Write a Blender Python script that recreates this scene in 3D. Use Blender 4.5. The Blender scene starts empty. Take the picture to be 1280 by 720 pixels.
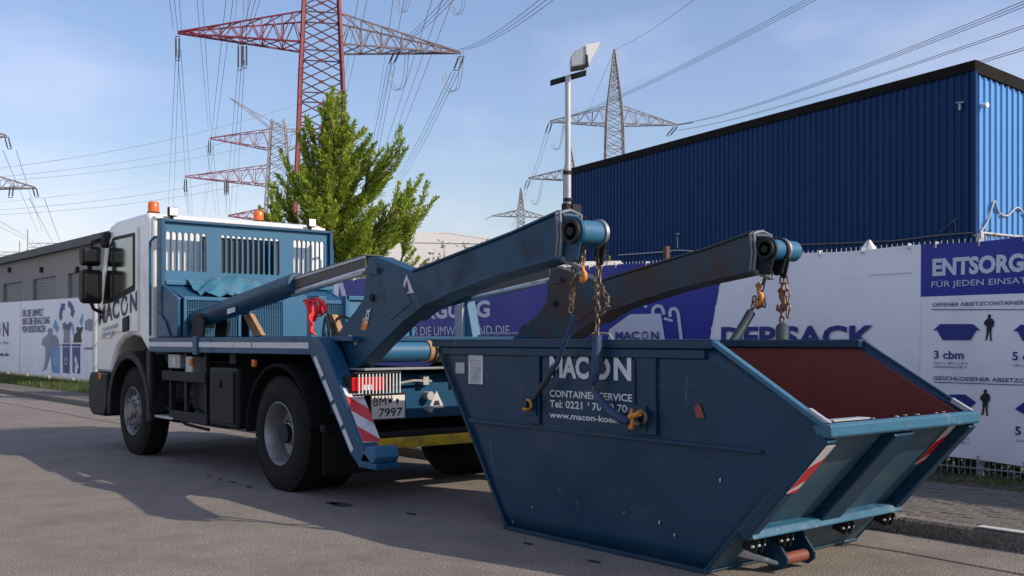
import bpy, math, random
from mathutils import Vector, Matrix
random.seed(7)
R = math.radians
SC = bpy.context.scene
COL = SC.collection
# ------------------------------------------------------------------ camera, sky, sun
# world x runs across the street (away from us), y along the street towards the truck's front
F, CX, HY, H = 1290.0, 640.0, 425.0, 1.40
FX, FY = 0.6366, 0.7712
cd = bpy.data.cameras.new('camera'); cam = bpy.data.objects.new('camera', cd); COL.objects.link(cam)
cam.location = (0, 0, H)
cam.rotation_euler = (R(90), 0, -math.atan2(FX, FY))
cd.sensor_width = 36; cd.lens = 36*F/1280; cd.shift_y = (HY-360)/1280
cd.clip_start = 0.1; cd.clip_end = 4000
SC.camera = cam
SUN = Vector((0.70, -1.40, 1.0)).normalized()
W = bpy.data.worlds.new('World'); SC.world = W; W.use_nodes = True
wn = W.node_tree.nodes; wl = W.node_tree.links
bg = wn['Background']; bg.inputs['Strength'].default_value = 0.145
sky = wn.new('ShaderNodeTexSky'); sky.sky_type = 'NISHITA'; sky.sun_disc = False
sky.sun_elevation = math.asin(SUN.z); sky.sun_rotation = math.atan2(SUN.x, SUN.y)
sky.air_density = 1.3; sky.dust_density = 1.2; sky.ozone_density = 2.5
tc = wn.new('ShaderNodeTexCoord')
mp = wn.new('ShaderNodeMapping'); mp.inputs['Scale'].default_value = (1.3, 1.3, 2.8)
mp.inputs['Location'].default_value = (0.4, 0.2, 0.15)
nz = wn.new('ShaderNodeTexNoise'); nz.inputs['Scale'].default_value = 1.4; nz.inputs['Detail'].default_value = 5; nz.inputs['Roughness'].default_value = .5
cr = wn.new('ShaderNodeValToRGB'); cr.color_ramp.elements[0].position = .43; cr.color_ramp.elements[1].position = .70; cr.color_ramp.elements[0].color = (.06, .06, .06, 1)
cr.color_ramp.elements[1].color = (.6, .6, .6, 1)
mx = wn.new('ShaderNodeMix'); mx.data_type = 'RGBA'
wl.new(tc.outputs['Generated'], mp.inputs[0]); wl.new(mp.outputs[0], nz.inputs['Vector'])
wl.new(nz.outputs['Fac'], cr.inputs[0]); wl.new(cr.outputs[0], mx.inputs['Factor'])
tn = wn.new('ShaderNodeMix'); tn.data_type = 'RGBA'; tn.blend_type = 'MULTIPLY'; tn.inputs['Factor'].default_value = 1; tn.inputs[7].default_value = (1.03, .985, 1.13, 1)
hsv = wn.new('ShaderNodeHueSaturation'); hsv.inputs['Saturation'].default_value = 1.12
wl.new(sky.outputs[0], hsv.inputs['Color']); wl.new(hsv.outputs[0], tn.inputs[6]); wl.new(tn.outputs[2], mx.inputs[6])
mx.inputs[7].default_value = (8.2, 7.6, 8.6, 1)
wl.new(mx.outputs[2], bg.inputs['Color'])
sl = bpy.data.lights.new('sun', 'SUN'); sl.energy = 4.6; sl.angle = R(.5); sl.color = (1, .87, .70)
so = bpy.data.objects.new('sun', sl); COL.objects.link(so)
so.rotation_euler = SUN.to_track_quat('Z', 'Y').to_euler(); so.location = (20, -30, 40)
SC.view_settings.view_transform = 'Standard'; SC.view_settings.look = 'None'
SC.view_settings.exposure = 0.0; SC.view_settings.gamma = 1
SC.render.engine = 'CYCLES'

# ------------------------------------------------------------------ surveying helpers (photo measurement -> metres)
def ray(px, py):
    u = (px-CX)/F
    return Vector((FX+FY*u, FY-FX*u, (HY-py)/F))
def at(px, py, d): return Vector((0, 0, H))+ray(px, py)*d
def onx(px, py, x): r = ray(px, py); return Vector((0, 0, H))+r*(x/r.x)
def ony(px, py, y): r = ray(px, py); return Vector((0, 0, H))+r*(y/r.y)
def onz(px, py, z): r = ray(px, py); return Vector((0, 0, H))+r*((z-H)/r.z)
def c2w(X, Y): return (FY*X+FX*Y, -FX*X+FY*Y)

# ------------------------------------------------------------------ materials
def mat(name, col, rough=.5, metal=0., var=.12, scale=3., dirt=0., dcol=(.08, .06, .045), dscale=1.6, bump=0., bscale=60., coat=0., trans=0., spec=.5, stretch=(1, 1, 1), dlo=.52, wear=None):
    m = bpy.data.materials.new(name); m.use_nodes = True
    n = m.node_tree.nodes; l = m.node_tree.links; p = n['Principled BSDF']
    tc = n.new('ShaderNodeTexCoord'); mp = n.new('ShaderNodeMapping'); mp.inputs['Scale'].default_value = stretch
    l.new(tc.outputs['Object'], mp.inputs[0])
    nz = n.new('ShaderNodeTexNoise'); nz.inputs['Scale'].default_value = scale; nz.inputs['Detail'].default_value = 6; nz.inputs['Roughness'].default_value = .62
    l.new(mp.outputs[0], nz.inputs['Vector'])
    a = n.new('ShaderNodeMix'); a.data_type = 'RGBA'
    a.inputs[6].default_value = tuple(c*(1-var) for c in col)+(1,); a.inputs[7].default_value = tuple(min(1, c*(1+var)) for c in col)+(1,)
    l.new(nz.outputs['Fac'], a.inputs['Factor']); out = a.outputs[2]
    rr = n.new('ShaderNodeMapRange'); rr.inputs['To Min'].default_value = max(.03, rough-.1); rr.inputs['To Max'].default_value = min(1, rough+.1)
    l.new(nz.outputs['Fac'], rr.inputs['Value']); ro = rr.outputs[0]
    if dirt > 0:
        d = n.new('ShaderNodeTexNoise'); d.inputs['Scale'].default_value = dscale; d.inputs['Detail'].default_value = 10; d.inputs['Roughness'].default_value = .68
        l.new(mp.outputs[0], d.inputs['Vector'])
        r = n.new('ShaderNodeValToRGB'); r.color_ramp.elements[0].position = dlo; r.color_ramp.elements[1].position = dlo+.16
        r.color_ramp.elements[1].color = (dirt, dirt, dirt, 1); l.new(d.outputs['Fac'], r.inputs[0])
        b = n.new('ShaderNodeMix'); b.data_type = 'RGBA'; b.inputs[7].default_value = dcol+(1,)
        l.new(r.outputs[0], b.inputs['Factor']); l.new(out, b.inputs[6]); out = b.outputs[2]
        q = n.new('ShaderNodeMix'); l.new(r.outputs[0], q.inputs[0]); l.new(ro, q.inputs[2]); q.inputs[3].default_value = .85; ro = q.outputs[0]
    for (wc, ws, wt, wst) in (wear or ()):      # chips, scratches and rust runs: (colour, scale, threshold, stretch)
        wm = n.new('ShaderNodeMapping'); wm.inputs['Scale'].default_value = wst; l.new(tc.outputs['Object'], wm.inputs[0])
        wn_ = n.new('ShaderNodeTexNoise'); wn_.inputs['Scale'].default_value = ws; wn_.inputs['Detail'].default_value = 7; wn_.inputs['Roughness'].default_value = .72; wn_.inputs['Distortion'].default_value = .3
        l.new(wm.outputs[0], wn_.inputs['Vector']); wr_ = n.new('ShaderNodeValToRGB'); wr_.color_ramp.elements[0].position = wt; wr_.color_ramp.elements[1].position = wt+.035
        wr_.color_ramp.elements[1].color = (.85, .85, .85, 1); l.new(wn_.outputs['Fac'], wr_.inputs[0]); wx = n.new('ShaderNodeMix'); wx.data_type = 'RGBA'; wx.inputs[7].default_value = wc+(1,)
        l.new(wr_.outputs[0], wx.inputs['Factor']); l.new(out, wx.inputs[6]); out = wx.outputs[2]
    l.new(out, p.inputs['Base Color']); l.new(ro, p.inputs['Roughness'])
    p.inputs['Metallic'].default_value = metal; p.inputs['Coat Weight'].default_value = coat; p.inputs['Coat Roughness'].default_value = .12
    p.inputs['Specular IOR Level'].default_value = spec
    if bump > 0:
        bn = n.new('ShaderNodeTexNoise'); bn.inputs['Scale'].default_value = bscale; bn.inputs['Detail'].default_value = 4
        l.new(mp.outputs[0], bn.inputs['Vector'])
        bb = n.new('ShaderNodeBump'); bb.inputs['Strength'].default_value = bump; bb.inputs['Distance'].default_value = .02
        l.new(bn.outputs['Fac'], bb.inputs['Height']); l.new(bb.outputs[0], p.inputs['Normal'])
    if trans > 0:
        t = n.new('ShaderNodeBsdfTranslucent'); l.new(out, t.inputs[0]); ms = n.new('ShaderNodeMixShader'); ms.inputs[0].default_value = trans
        o = n['Material Output']; l.new(p.outputs[0], ms.inputs[1]); l.new(t.outputs[0], ms.inputs[2]); l.new(ms.outputs[0], o.inputs[0])
    m.use_backface_culling = False
    return m

TB = (.006, .062, .135)
m_blue = mat('truck_blue_paint', TB, .42, var=.1, dirt=.45, dcol=(.03, .07, .1), dscale=2.2, bump=.05, bscale=25, spec=.35, wear=[((.16, .18, .2), 12, .72, (1, .6, 1)), ((.10, .045, .03), 8, .73, (1, 1, 1))])
m_blueL = mat('headboard_blue_paint', (.024, .115, .215), .5, var=.1, dirt=.5, dcol=(.13, .17, .19), dscale=3, bump=.06, bscale=25, dlo=.60, spec=.35, wear=[((.3, .33, .35), 10, .69, (1, 1, .6)), ((.13, .06, .035), 8, .71, (1, 1, 1))])
m_arm = mat('arm_blue_paint', (.005, .052, .105), .45, var=.2, dirt=.75, dcol=(.05, .032, .022), dscale=1.7, bump=.1, bscale=18, spec=.3, dlo=.55, wear=[((.12, .05, .028), 6, .67, (1, .6, 1)), ((.12, .15, .17), 14, .735, (1, 1, .5))])
m_armr = mat('worn_arm_paint', (.025, .045, .062), .6, var=.2, dirt=.85, dcol=(.085, .04, .024), dscale=2.0, bump=.12, bscale=18, dlo=.46)
m_skip = mat('skip_blue_paint', (.0022, .034, .075), .42, var=.22, scale=1.3, dirt=.35, dcol=(.022, .034, .045), dscale=2.3, bump=.1, bscale=7, coat=.0, spec=.35, dlo=.54, wear=[((.16, .17, .18), 4, .655, (1, 2.2, .4)), ((.09, .03, .018), 3.0, .645, (1, 1, .6)), ((.018, .042, .072), 6, .575, (1, .22, 1.6))])
m_skipend = mat('skip_worn_end_paint', (.022, .072, .115), .5, var=.3, scale=2.5, dirt=.6, dcol=(.12, .125, .13), dscale=2.4, bump=.12, bscale=10, dlo=.5, wear=[((.3, .3, .29), 9, .70, (1, 1, .5)), ((.14, .055, .03), 6, .70, (1, 1, .6))])
m_skiprim = mat('skip_lit_rim_paint', (.024, .11, .185), .42, var=.2, scale=5, dirt=.8, dcol=(.2, .22, .23), dscale=6, bump=.1, bscale=30, dlo=.56, wear=[((.42, .4, .38), 16, .64, (.5, 1, 1)), ((.2, .09, .045), 9, .67, (1, 1, 1))])  # lighter than the walls: light from above put into the colour, with real scuffs
m_rust = mat('rusty_primer_interior', (.15, .025, .018), .62, var=.35, scale=1.8, dirt=.7, dcol=(.055, .028, .022), dscale=1.8, bump=.15, bscale=12, stretch=(1, 1, .6), wear=[((.11, .1, .1), 3.5, .64, (1, .3, 1.4)), ((.2, .19, .18), 9, .70, (1, .4, 1))])
m_white = mat('cab_white_paint', (.76, .76, .74), .3, var=.03, dirt=.4, dcol=(.45, .42, .38), dscale=2, coat=.35)
m_black = mat('black_plastic', (.008, .0085, .0095), .6, var=.25, dirt=.35, dcol=(.03, .028, .025), dscale=4, spec=.3)
m_dark = mat('chassis_dark_paint', (.010, .012, .015), .65, var=.3, dirt=.45, dcol=(.04, .036, .03), dscale=5, spec=.3)
m_rubber = mat('tyre_rubber', (.009, .009, .009), .85, var=.3, scale=12, dirt=.5, dcol=(.034, .03, .026), dscale=6, spec=.25, bump=.1, bscale=70)
m_rimg = mat('wheel_steel_grey', (.24, .245, .25), .45, .5, var=.25, scale=8, dirt=.6, dcol=(.1, .08, .06), dscale=6)
m_rimd = mat('front_wheel_steel', (.2, .19, .18), .5, .5, var=.3, scale=9, dirt=.7, dcol=(.07, .055, .045), dscale=7)
m_steel = mat('bare_steel', (.42, .43, .44), .35, .8, var=.2, dirt=.5, dcol=(.16, .11, .075), dscale=5)
m_galv = mat('galvanised_steel', (.42, .44, .46), .5, .45, var=.18, scale=8, dirt=.25, dcol=(.25, .25, .24), dscale=5)
m_chain = mat('worn_chain_steel', (.17, .125, .085), .45, .7, var=.4, scale=20, dirt=.7, dcol=(.12, .05, .025), dscale=14)
m_orange = mat('orange_hook_paint', (.62, .22, .03), .5, var=.3, scale=15, dirt=.6, dcol=(.14, .06, .02), dscale=14)
m_hose = mat('blue_rubber_sleeve', (.014, .045, .115), .6, var=.25, scale=9, dirt=.5, dcol=(.03, .035, .05), dscale=8, bump=.2, bscale=40)
m_hosed = mat('dark_rubber_sleeve', (.02, .032, .045), .6, var=.25, scale=9, bump=.2, bscale=40)
m_hyd = mat('black_hydraulic_hose', (.015, .015, .016), .45)
m_retro = mat('white_reflective_tape', (.55, .56, .58), .35, var=.12, dirt=.5, dcol=(.2, .2, .2), dscale=9)
m_red = mat('red_reflective', (.5, .012, .02), .35, var=.15, dirt=.2, dcol=(.2, .05, .05))
m_print = mat('white_lettering', (.62, .64, .66), .45, var=.08, dirt=.35, dcol=(.3, .33, .36), dscale=12)
m_navy = mat('navy_lettering', (.012, .018, .07), .5)
m_inkb = mat('black_ink', (.012, .012, .02), .6)
m_lens = mat('orange_lens', (.85, .2, .02), .15, var=.1, coat=.6, trans=.35)
m_redlens = mat('red_lens', (.55, .01, .012), .15, var=.15, coat=.6)
m_glass = mat('cab_window_glass', (.01, .013, .016), .06, var=.1, coat=.8)
m_lampw = mat('work_light_lens', (.75, .77, .78), .2, var=.05, coat=.3)
m_yellow = mat('yellow_bar_paint', (.6, .42, .02), .5, var=.2, dirt=.8, dcol=(.08, .07, .05), dscale=4, dlo=.48)
m_wood = mat('weathered_wood', (.33, .2, .1), .8, var=.3, scale=9, stretch=(1, 8, 1), bump=.2)
m_redstrap = mat('red_webbing', (.75, .02, .03), .6, var=.15, bump=.2, bscale=120)
m_tarp = mat('blue_tarpaulin', (.035, .15, .23), .55, var=.3, bump=.8, bscale=22, dirt=.6, dcol=(.12, .15, .16), dscale=5)
m_plate = mat('plate_white', (.62, .62, .6), .4, var=.08)
m_banw = mat('white_banner_vinyl', (.80, .81, .86), .5, var=.03, scale=1.2, trans=.025, dirt=.18, dcol=(.36, .38, .45), dscale=.9)
m_banb = mat('blue_banner_vinyl', (.010, .018, .26), .45, var=.06, scale=1.2, trans=.04)
m_inkn = mat('banner_navy_ink', (.018, .03, .2), .5)
m_inkw = mat('banner_white_ink', (.55, .58, .68), .5)
m_inkl = mat('banner_light_blue_ink', (.1, .32, .62), .5)
m_inkg = mat('banner_grey_ink', (.2, .22, .32), .5)
m_skin = mat('banner_skin_ink', (.45, .25, .18), .5)
def mgrid(name, col, sc):
    m = mat(name, col, .5, var=.15, dirt=.35, dcol=(.1, .15, .18), dscale=3)
    n = m.node_tree.nodes; l = m.node_tree.links; p = n['Principled BSDF']
    v = n.new('ShaderNodeTexVoronoi'); v.inputs['Scale'].default_value = sc; tc = n.new('ShaderNodeTexCoord'); l.new(tc.outputs['Object'], v.inputs['Vector'])
    b = n.new('ShaderNodeBump'); b.inputs['Strength'].default_value = .35; b.inputs['Distance'].default_value = .004
    l.new(v.outputs['Distance'], b.inputs['Height']); l.new(b.outputs[0], p.inputs['Normal']); return m
m_mesh = mgrid('expanded_metal_blue', (.03, .14, .24), 130)

def ground_mat(name, c1, c2, c3, fine=140, bump=.35, rough=.9, big=.35):
    m = bpy.data.materials.new(name); m.use_nodes = True
    n = m.node_tree.nodes; l = m.node_tree.links; p = n['Principled BSDF']
    tc = n.new('ShaderNodeTexCoord')
    def noise(s, d=4, r=.6):
        q = n.new('ShaderNodeTexNoise'); q.inputs['Scale'].default_value = s; q.inputs['Detail'].default_value = d; q.inputs['Roughness'].default_value = r
        l.new(tc.outputs['Object'], q.inputs['Vector']); return q
    f = noise(fine, 3); g = noise(2.2, 8, .7); h = noise(big, 5)
    r1 = n.new('ShaderNodeValToRGB'); r1.color_ramp.elements[0].position = .40; r1.color_ramp.elements[1].position = .60
    r1.color_ramp.elements[0].color = c1+(1,); r1.color_ramp.elements[1].color = c2+(1,)
    l.new(f.outputs['Fac'], r1.inputs[0])
    r2 = n.new('ShaderNodeValToRGB'); r2.color_ramp.elements[0].position = .42; r2.color_ramp.elements[1].position = .66
    r2.color_ramp.elements[0].color = (0, 0, 0, 1); r2.color_ramp.elements[1].color = (.75, .75, .75, 1); l.new(g.outputs['Fac'], r2.inputs[0])
    a = n.new('ShaderNodeMix'); a.data_type = 'RGBA'; a.inputs[7].default_value = c3+(1,)
    l.new(r2.outputs[0], a.inputs['Factor']); l.new(r1.outputs[0], a.inputs[6])
    mr = n.new('ShaderNodeMapRange'); mr.inputs['To Min'].default_value = .66; mr.inputs['To Max'].default_value = 1.34; l.new(h.outputs['Fac'], mr.inputs['Value'])
    b = n.new('ShaderNodeMix'); b.data_type = 'RGBA'; b.blend_type = 'MULTIPLY'; b.inputs['Factor'].default_value = 1
    l.new(a.outputs[2], b.inputs[6]); l.new(mr.outputs[0], b.inputs[7]); l.new(b.outputs[2], p.inputs['Base Color'])
    p.inputs['Roughness'].default_value = rough
    bm = n.new('ShaderNodeBump'); bm.inputs['Strength'].default_value = bump; bm.inputs['Distance'].default_value = .012
    l.new(f.outputs['Fac'], bm.inputs['Height']); l.new(bm.outputs[0], p.inputs['Normal'])
    return m
m_asph = ground_mat('asphalt', (.088, .08, .071), (.30, .262, .224), (.125, .112, .098), 75, .6)
m_asphd = ground_mat('asphalt_patch', (.07, .064, .058), (.15, .135, .12), (.09, .08, .07), 110, .4)
m_paver = ground_mat('paving_block', (.075, .072, .066), (.165, .15, .132), (.10, .09, .078), 60, .3, big=1.4)
m_joint = ground_mat('joint_sand', (.07, .06, .048), (.12, .10, .08), (.09, .075, .058), 90, .3)
m_kerb = ground_mat('kerb_concrete', (.09, .08, .07), (.25, .225, .19), (.12, .108, .09), 50, .4)
m_kerbw = ground_mat('pale_kerb_concrete', (.42, .41, .39), (.58, .57, .54), (.4, .39, .36), 70, .3)
m_soil = ground_mat('dry_soil', (.035, .028, .02), (.09, .072, .05), (.05, .05, .025), 30, .8)
m_field = ground_mat('yard_ground', (.09, .085, .075), (.15, .14, .12), (.1, .1, .07), 20, .4)
m_grs = ground_mat('grass_ground', (.035, .05, .015), (.09, .12, .035), (.1, .1, .045), 30, .8)

def leaf_mat(name, cols, tr=.35):
    m = bpy.data.materials.new(name); m.use_nodes = True
    n = m.node_tree.nodes; l = m.node_tree.links; p = n['Principled BSDF']
    g = n.new('ShaderNodeNewGeometry'); r = n.new('ShaderNodeValToRGB'); e = r.color_ramp.elements
    e[0].color = cols[0]+(1,); e[1].color = cols[-1]+(1,)
    for i, c in enumerate(cols[1:-1]): q = e.new((i+1)/(len(cols)-1)); q.color = c+(1,)
    tc = n.new('ShaderNodeTexCoord'); nz = n.new('ShaderNodeTexNoise'); nz.inputs['Scale'].default_value = 2.4; nz.inputs['Detail'].default_value = 3
    l.new(tc.outputs['Object'], nz.inputs['Vector'])
    ad = n.new('ShaderNodeMath'); ad.operation = 'MULTIPLY_ADD'; ad.inputs[1].default_value = .55; l.new(g.outputs['Random Per Island'], ad.inputs[0])
    mu = n.new('ShaderNodeMath'); mu.operation = 'MULTIPLY'; mu.inputs[1].default_value = .5; l.new(nz.outputs['Fac'], mu.inputs[0]); l.new(mu.outputs[0], ad.inputs[2])
    l.new(ad.outputs[0], r.inputs[0]); l.new(r.outputs[0], p.inputs['Base Color']); p.inputs['Roughness'].default_value = .55
    t = n.new('ShaderNodeBsdfTranslucent'); l.new(r.outputs[0], t.inputs[0]); ms = n.new('ShaderNodeMixShader'); ms.inputs[0].default_value = tr
    l.new(p.outputs[0], ms.inputs[1]); l.new(t.outputs[0], ms.inputs[2]); l.new(ms.outputs[0], n['Material Output'].inputs[0])
    return m
m_conif = leaf_mat('conifer_foliage', [(.05, .10, .018), (.16, .25, .025), (.34, .43, .04), (.58, .60, .09)], .35)
m_leaf = leaf_mat('shrub_leaves', [(.03, .055, .015), (.09, .13, .03), (.18, .2, .05)])
m_weed = leaf_mat('grass_blades', [(.03, .05, .015), (.08, .12, .025), (.2, .2, .07)])
m_bark = mat('bark', (.11, .065, .04), .9, var=.35, scale=12, stretch=(1, 1, .3), bump=.6)

# ------------------------------------------------------------------ mesh builders
class MB:
    def __init__(s): s.v = []; s.f = []
    def add(s, vs, fs):
        o = len(s.v); s.v += [Vector(v) for v in vs]; s.f += [tuple(o+i for i in f) for f in fs]; return s
    def box(s, x0, x1, y0, y1, z0, z1):
        return s.add([(x, y, z) for x in (x0, x1) for y in (y0, y1) for z in (z0, z1)], [(0, 1, 3, 2), (4, 6, 7, 5), (0, 4, 5, 1), (2, 3, 7, 6), (0, 2, 6, 4), (1, 5, 7, 3)])
    def prism(s, poly, a, b, ax='x'):
        n = len(poly)
        def P(u, v, w): return (w, u, v) if ax == 'x' else ((u, w, v) if ax == 'y' else (u, v, w))
        return s.add([P(u, v, a) for u, v in poly]+[P(u, v, b) for u, v in poly],
                     [tuple(range(n))[::-1], tuple(range(n, 2*n))]+[(i, (i+1) % n, n+(i+1) % n, n+i) for i in range(n)])
    def loop(s, pts, off):   # planar polygon pts (3D) thickened by vector off
        n = len(pts); pts = [Vector(p) for p in pts]; off = Vector(off)
        return s.add(pts+[p+off for p in pts], [tuple(range(n))[::-1], tuple(range(n, 2*n))]+[(i, (i+1) % n, n+(i+1) % n, n+i) for i in range(n)])
    def cyl(s, p0, p1, r0, r1=None, n=16, cap=True):
        p0 = Vector(p0); p1 = Vector(p1); r1 = r0 if r1 is None else r1
        d = (p1-p0).normalized(); a = d.orthogonal().normalized(); b = d.cross(a)
        vs = [p+(a*math.cos(2*math.pi*i/n)+b*math.sin(2*math.pi*i/n))*r for p, r in ((p0, r0), (p1, r1)) for i in range(n)]
        fs = [(i, (i+1) % n, n+(i+1) % n, n+i) for i in range(n)]
        if cap: fs += [tuple(range(n))[::-1], tuple(range(n, 2*n))]
        return s.add(vs, fs)
    def tube(s, pts, r, n=8, cap=True):
        pts = [Vector(p) for p in pts]; vs = []; m = len(pts); a = None
        for i, p in enumerate(pts):
            d = (pts[min(i+1, m-1)]-pts[max(i-1, 0)]).normalized()
            if a is None: a = d.orthogonal().normalized()
            a = (a-d*a.dot(d)).normalized(); b = d.cross(a); rr = r[i] if isinstance(r, (list, tuple)) else r
            vs += [p+(a*math.cos(2*math.pi*k/n)+b*math.sin(2*math.pi*k/n))*rr for k in range(n)]
        fs = [(i*n+k, i*n+(k+1) % n, (i+1)*n+(k+1) % n, (i+1)*n+k) for i in range(m-1) for k in range(n)]
        if cap: fs += [tuple(range(n))[::-1], tuple(range((m-1)*n, m*n))]
        return s.add(vs, fs)
    def beam(s, p0, p1, w, n=4): return s.cyl(p0, p1, w*.7, n=n, cap=False)
    def lathe(s, prof, c, ax='x', n=32, closed=False):   # prof: (axial, radius)
        c = Vector(c); vs = []
        for a, r in prof:
            for i in range(n):
                q = 2*math.pi*i/n; u, v = r*math.cos(q), r*math.sin(q)
                vs.append(c+(Vector((a, u, v)) if ax == 'x' else (Vector((u, a, v)) if ax == 'y' else Vector((u, v, a)))))
        m = len(prof); fs = [(j*n+i, j*n+(i+1) % n, (j+1)*n+(i+1) % n, (j+1)*n+i) for j in range(m-1) for i in range(n)]
        if closed: fs += [((m-1)*n+i, (m-1)*n+(i+1) % n, (i+1) % n, i) for i in range(n)]
        return s.add(vs, fs)
WL = {}
def wloc(o): return WL.get(o.name, Vector((0, 0, 0))) if o else Vector((0, 0, 0))
def build(name, mb, m, parent=None, bevel=0., smooth=None, label=None, kind=None, raw=False):
    off = Vector((0, 0, 0)) if raw else wloc(parent)
    me = bpy.data.meshes.new(name); me.from_pydata([v-off for v in mb.v], [], mb.f); me.validate()
    me.materials.append(m); o = bpy.data.objects.new(name, me); COL.objects.link(o); WL[o.name] = off.copy()
    import bmesh
    b = bmesh.new(); b.from_mesh(me); bmesh.ops.recalc_face_normals(b, faces=b.faces); b.to_mesh(me); b.free()
    if smooth is not None:
        me.polygons.foreach_set('use_smooth', [True]*len(me.polygons))
        if smooth > 0: me.set_sharp_from_angle(angle=R(smooth))
    if bevel:
        md = o.modifiers.new('bevel', 'BEVEL'); md.width = bevel; md.segments = 2; md.limit_method = 'ANGLE'; md.angle_limit = R(35)
    if parent: o.parent = parent
    if label: o['label'] = label
    if kind: o['kind'] = kind
    return o
def thing(name, label, cat, loc, group=None):
    o = bpy.data.objects.new(name, None); COL.objects.link(o); o.location = loc; o.empty_display_size = .3
    WL[o.name] = Vector(loc); o['label'] = label; o['category'] = cat
    if group: o['group'] = group
    return o
def tag(o, label, cat, group=None):
    o['label'] = label; o['category'] = cat
    if group: o['group'] = group
    return o
def copy_tree(o, off, label=None, keep=lambda c: True):
    c = o.copy(); COL.objects.link(c); c.location = o.location+Vector(off)
    WL[c.name] = wloc(o)+Vector(off)
    if label: c['label'] = label
    for k in [k for k in o.children if keep(k)]: sub_copy(k, c)
    return c
def sub_copy(k, par):
    d = k.copy(); COL.objects.link(d); d.parent = par
    for g in k.children: sub_copy(g, d)
    return d
def struct(name, mb, m, **k): return build(name, mb, m, kind='structure', **k)

# ------------------------------------------------------------------ lettering
FC = {}
def glyphs(txt, bold=0.):
    if (txt, bold) in FC: return FC[(txt, bold)]
    cu = bpy.data.curves.new('letters', 'FONT'); cu.body = txt; cu.size = 1; cu.offset = bold; cu.resolution_u = 3
    o = bpy.data.objects.new('letters', cu); COL.objects.link(o)
    me = bpy.data.meshes.new_from_object(o.evaluated_get(bpy.context.evaluated_depsgraph_get()))
    vs = [(v.co.x, v.co.y) for v in me.vertices]; fs = [tuple(p.vertices) for p in me.polygons]
    bpy.data.objects.remove(o); bpy.data.curves.remove(cu); bpy.data.meshes.remove(me)
    FC[(txt, bold)] = (vs, fs); return vs, fs
CAPH = None
def text_mb(mb, txt, o, right, up, w, h, bold=0., slant=0.):
    """writes txt with width w, capital height h; o = lower left corner"""
    global CAPH
    if CAPH is None: CAPH = max(y for x, y in glyphs('H')[0])
    vs, fs = glyphs(txt, bold); x0 = min(x for x, y in vs); x1 = max(x for x, y in vs)
    o = Vector(o); right = Vector(right); up = Vector(up)
    mb.add([o+right*((x-x0)/(x1-x0)*w+slant*y*h)+up*(y/CAPH*h) for x, y in vs], fs); return mb
def arrow_ring(mb, c, right, up, r0, r1, a0, a1, head=.5, n=14):
    """arc band from a0 to a1 (deg, counter-clockwise) with an arrow head at a1"""
    c = Vector(c); right = Vector(right); up = Vector(up)
    def P(a, r): return c+right*(r*math.cos(R(a)))+up*(r*math.sin(R(a)))
    s = 1 if a1 > a0 else -1; hd = 30*s
    vs = []
    for i in range(n+1):
        a = a0+(a1-hd-a0)*i/n; vs += [P(a, r0), P(a, r1)]
    mb.add(vs, [(2*i, 2*i+1, 2*i+3, 2*i+2) for i in range(n)])
    w = (r1-r0)*head; mb.add([P(a1-hd, r0-w), P(a1-hd, r1+w), P(a1, (r0+r1)/2)], [(0, 1, 2)])
    return mb
def logo(mb, o, right, up, w, h, bold=.02, slant=0.):
    """M A C (ring of two arrows) N"""
    o = Vector(o); right = Vector(right); up = Vector(up)
    text_mb(mb, 'MAC', o, right, up, w*.56, h, bold, slant)
    text_mb(mb, 'N', o+right*w*.83, right, up, w*.17, h, bold, slant)
    c = o+right*w*.69+up*h*.5; r = h*.62
    arrow_ring(mb, c, right, up, r*.62, r*.92, 200, 20); arrow_ring(mb, c, right, up, r*.62, r*.92, 10, -160)
    return mb

# ================================================================== THE SETTING: ground
KX, PX, FXN = 6.92, 8.93, 9.50      # kerb line, edge of the paving, fence line
struct('road', MB().box(-400, KX+.01, -300, 1200, -.3, 0), m_asph)
struct('ground', MB().box(KX+.01, 1500, -300, 1200, -.32, .085), m_field)
pav = struct('pavement', MB().box(KX+.12, 9.45, -6, 60, .05, .102), m_joint)
struct('soil_strip', MB().box(PX, 9.75, -6, 12.5, .02, .112), m_soil)
gstrip = MB()
gp = onx(0, 470, 9.5)
struct('grass_verge', MB().box(7.95, 9.9, 12.5, 60, .02, .125), m_grs)
# asphalt repair seams / patch and little stains
seam = MB()
for (y0, y1, x) in ((-2, 5.9, 6.28), (16, 40, 5.9)):
    pts = [(x+random.uniform(-.03, .03), y0+(y1-y0)*i/24, .004) for i in range(25)]
    vs = []
    for p in pts: vs += [(p[0]-.008, p[1], .005), (p[0]+.012, p[1], .005)]
    seam.add(vs, [(2*i, 2*i+1, 2*i+3, 2*i+2) for i in range(24)])
m_tar = mat('tar_seam', (.03, .028, .026), .7)
struct('road_seam', seam, m_tar)
spots = MB()
for px, py, w in ((425, 630, .16), (415, 629, .1), (515, 642, .07), (742, 701, .06), (260, 595, .05), (275, 599, .05), (290, 602, .06), (312, 608, .07), (660, 679, .05)):
    c = onz(px, py, .006); n = 9
    spots.add([c+Vector((math.cos(6.28*i/n)*w*random.uniform(.25, .5), math.sin(6.28*i/n)*w*random.uniform(.7, 1.2), 0)) for i in range(n)], [tuple(range(n))])
struct('tar_spots', spots, m_tar)
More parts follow.
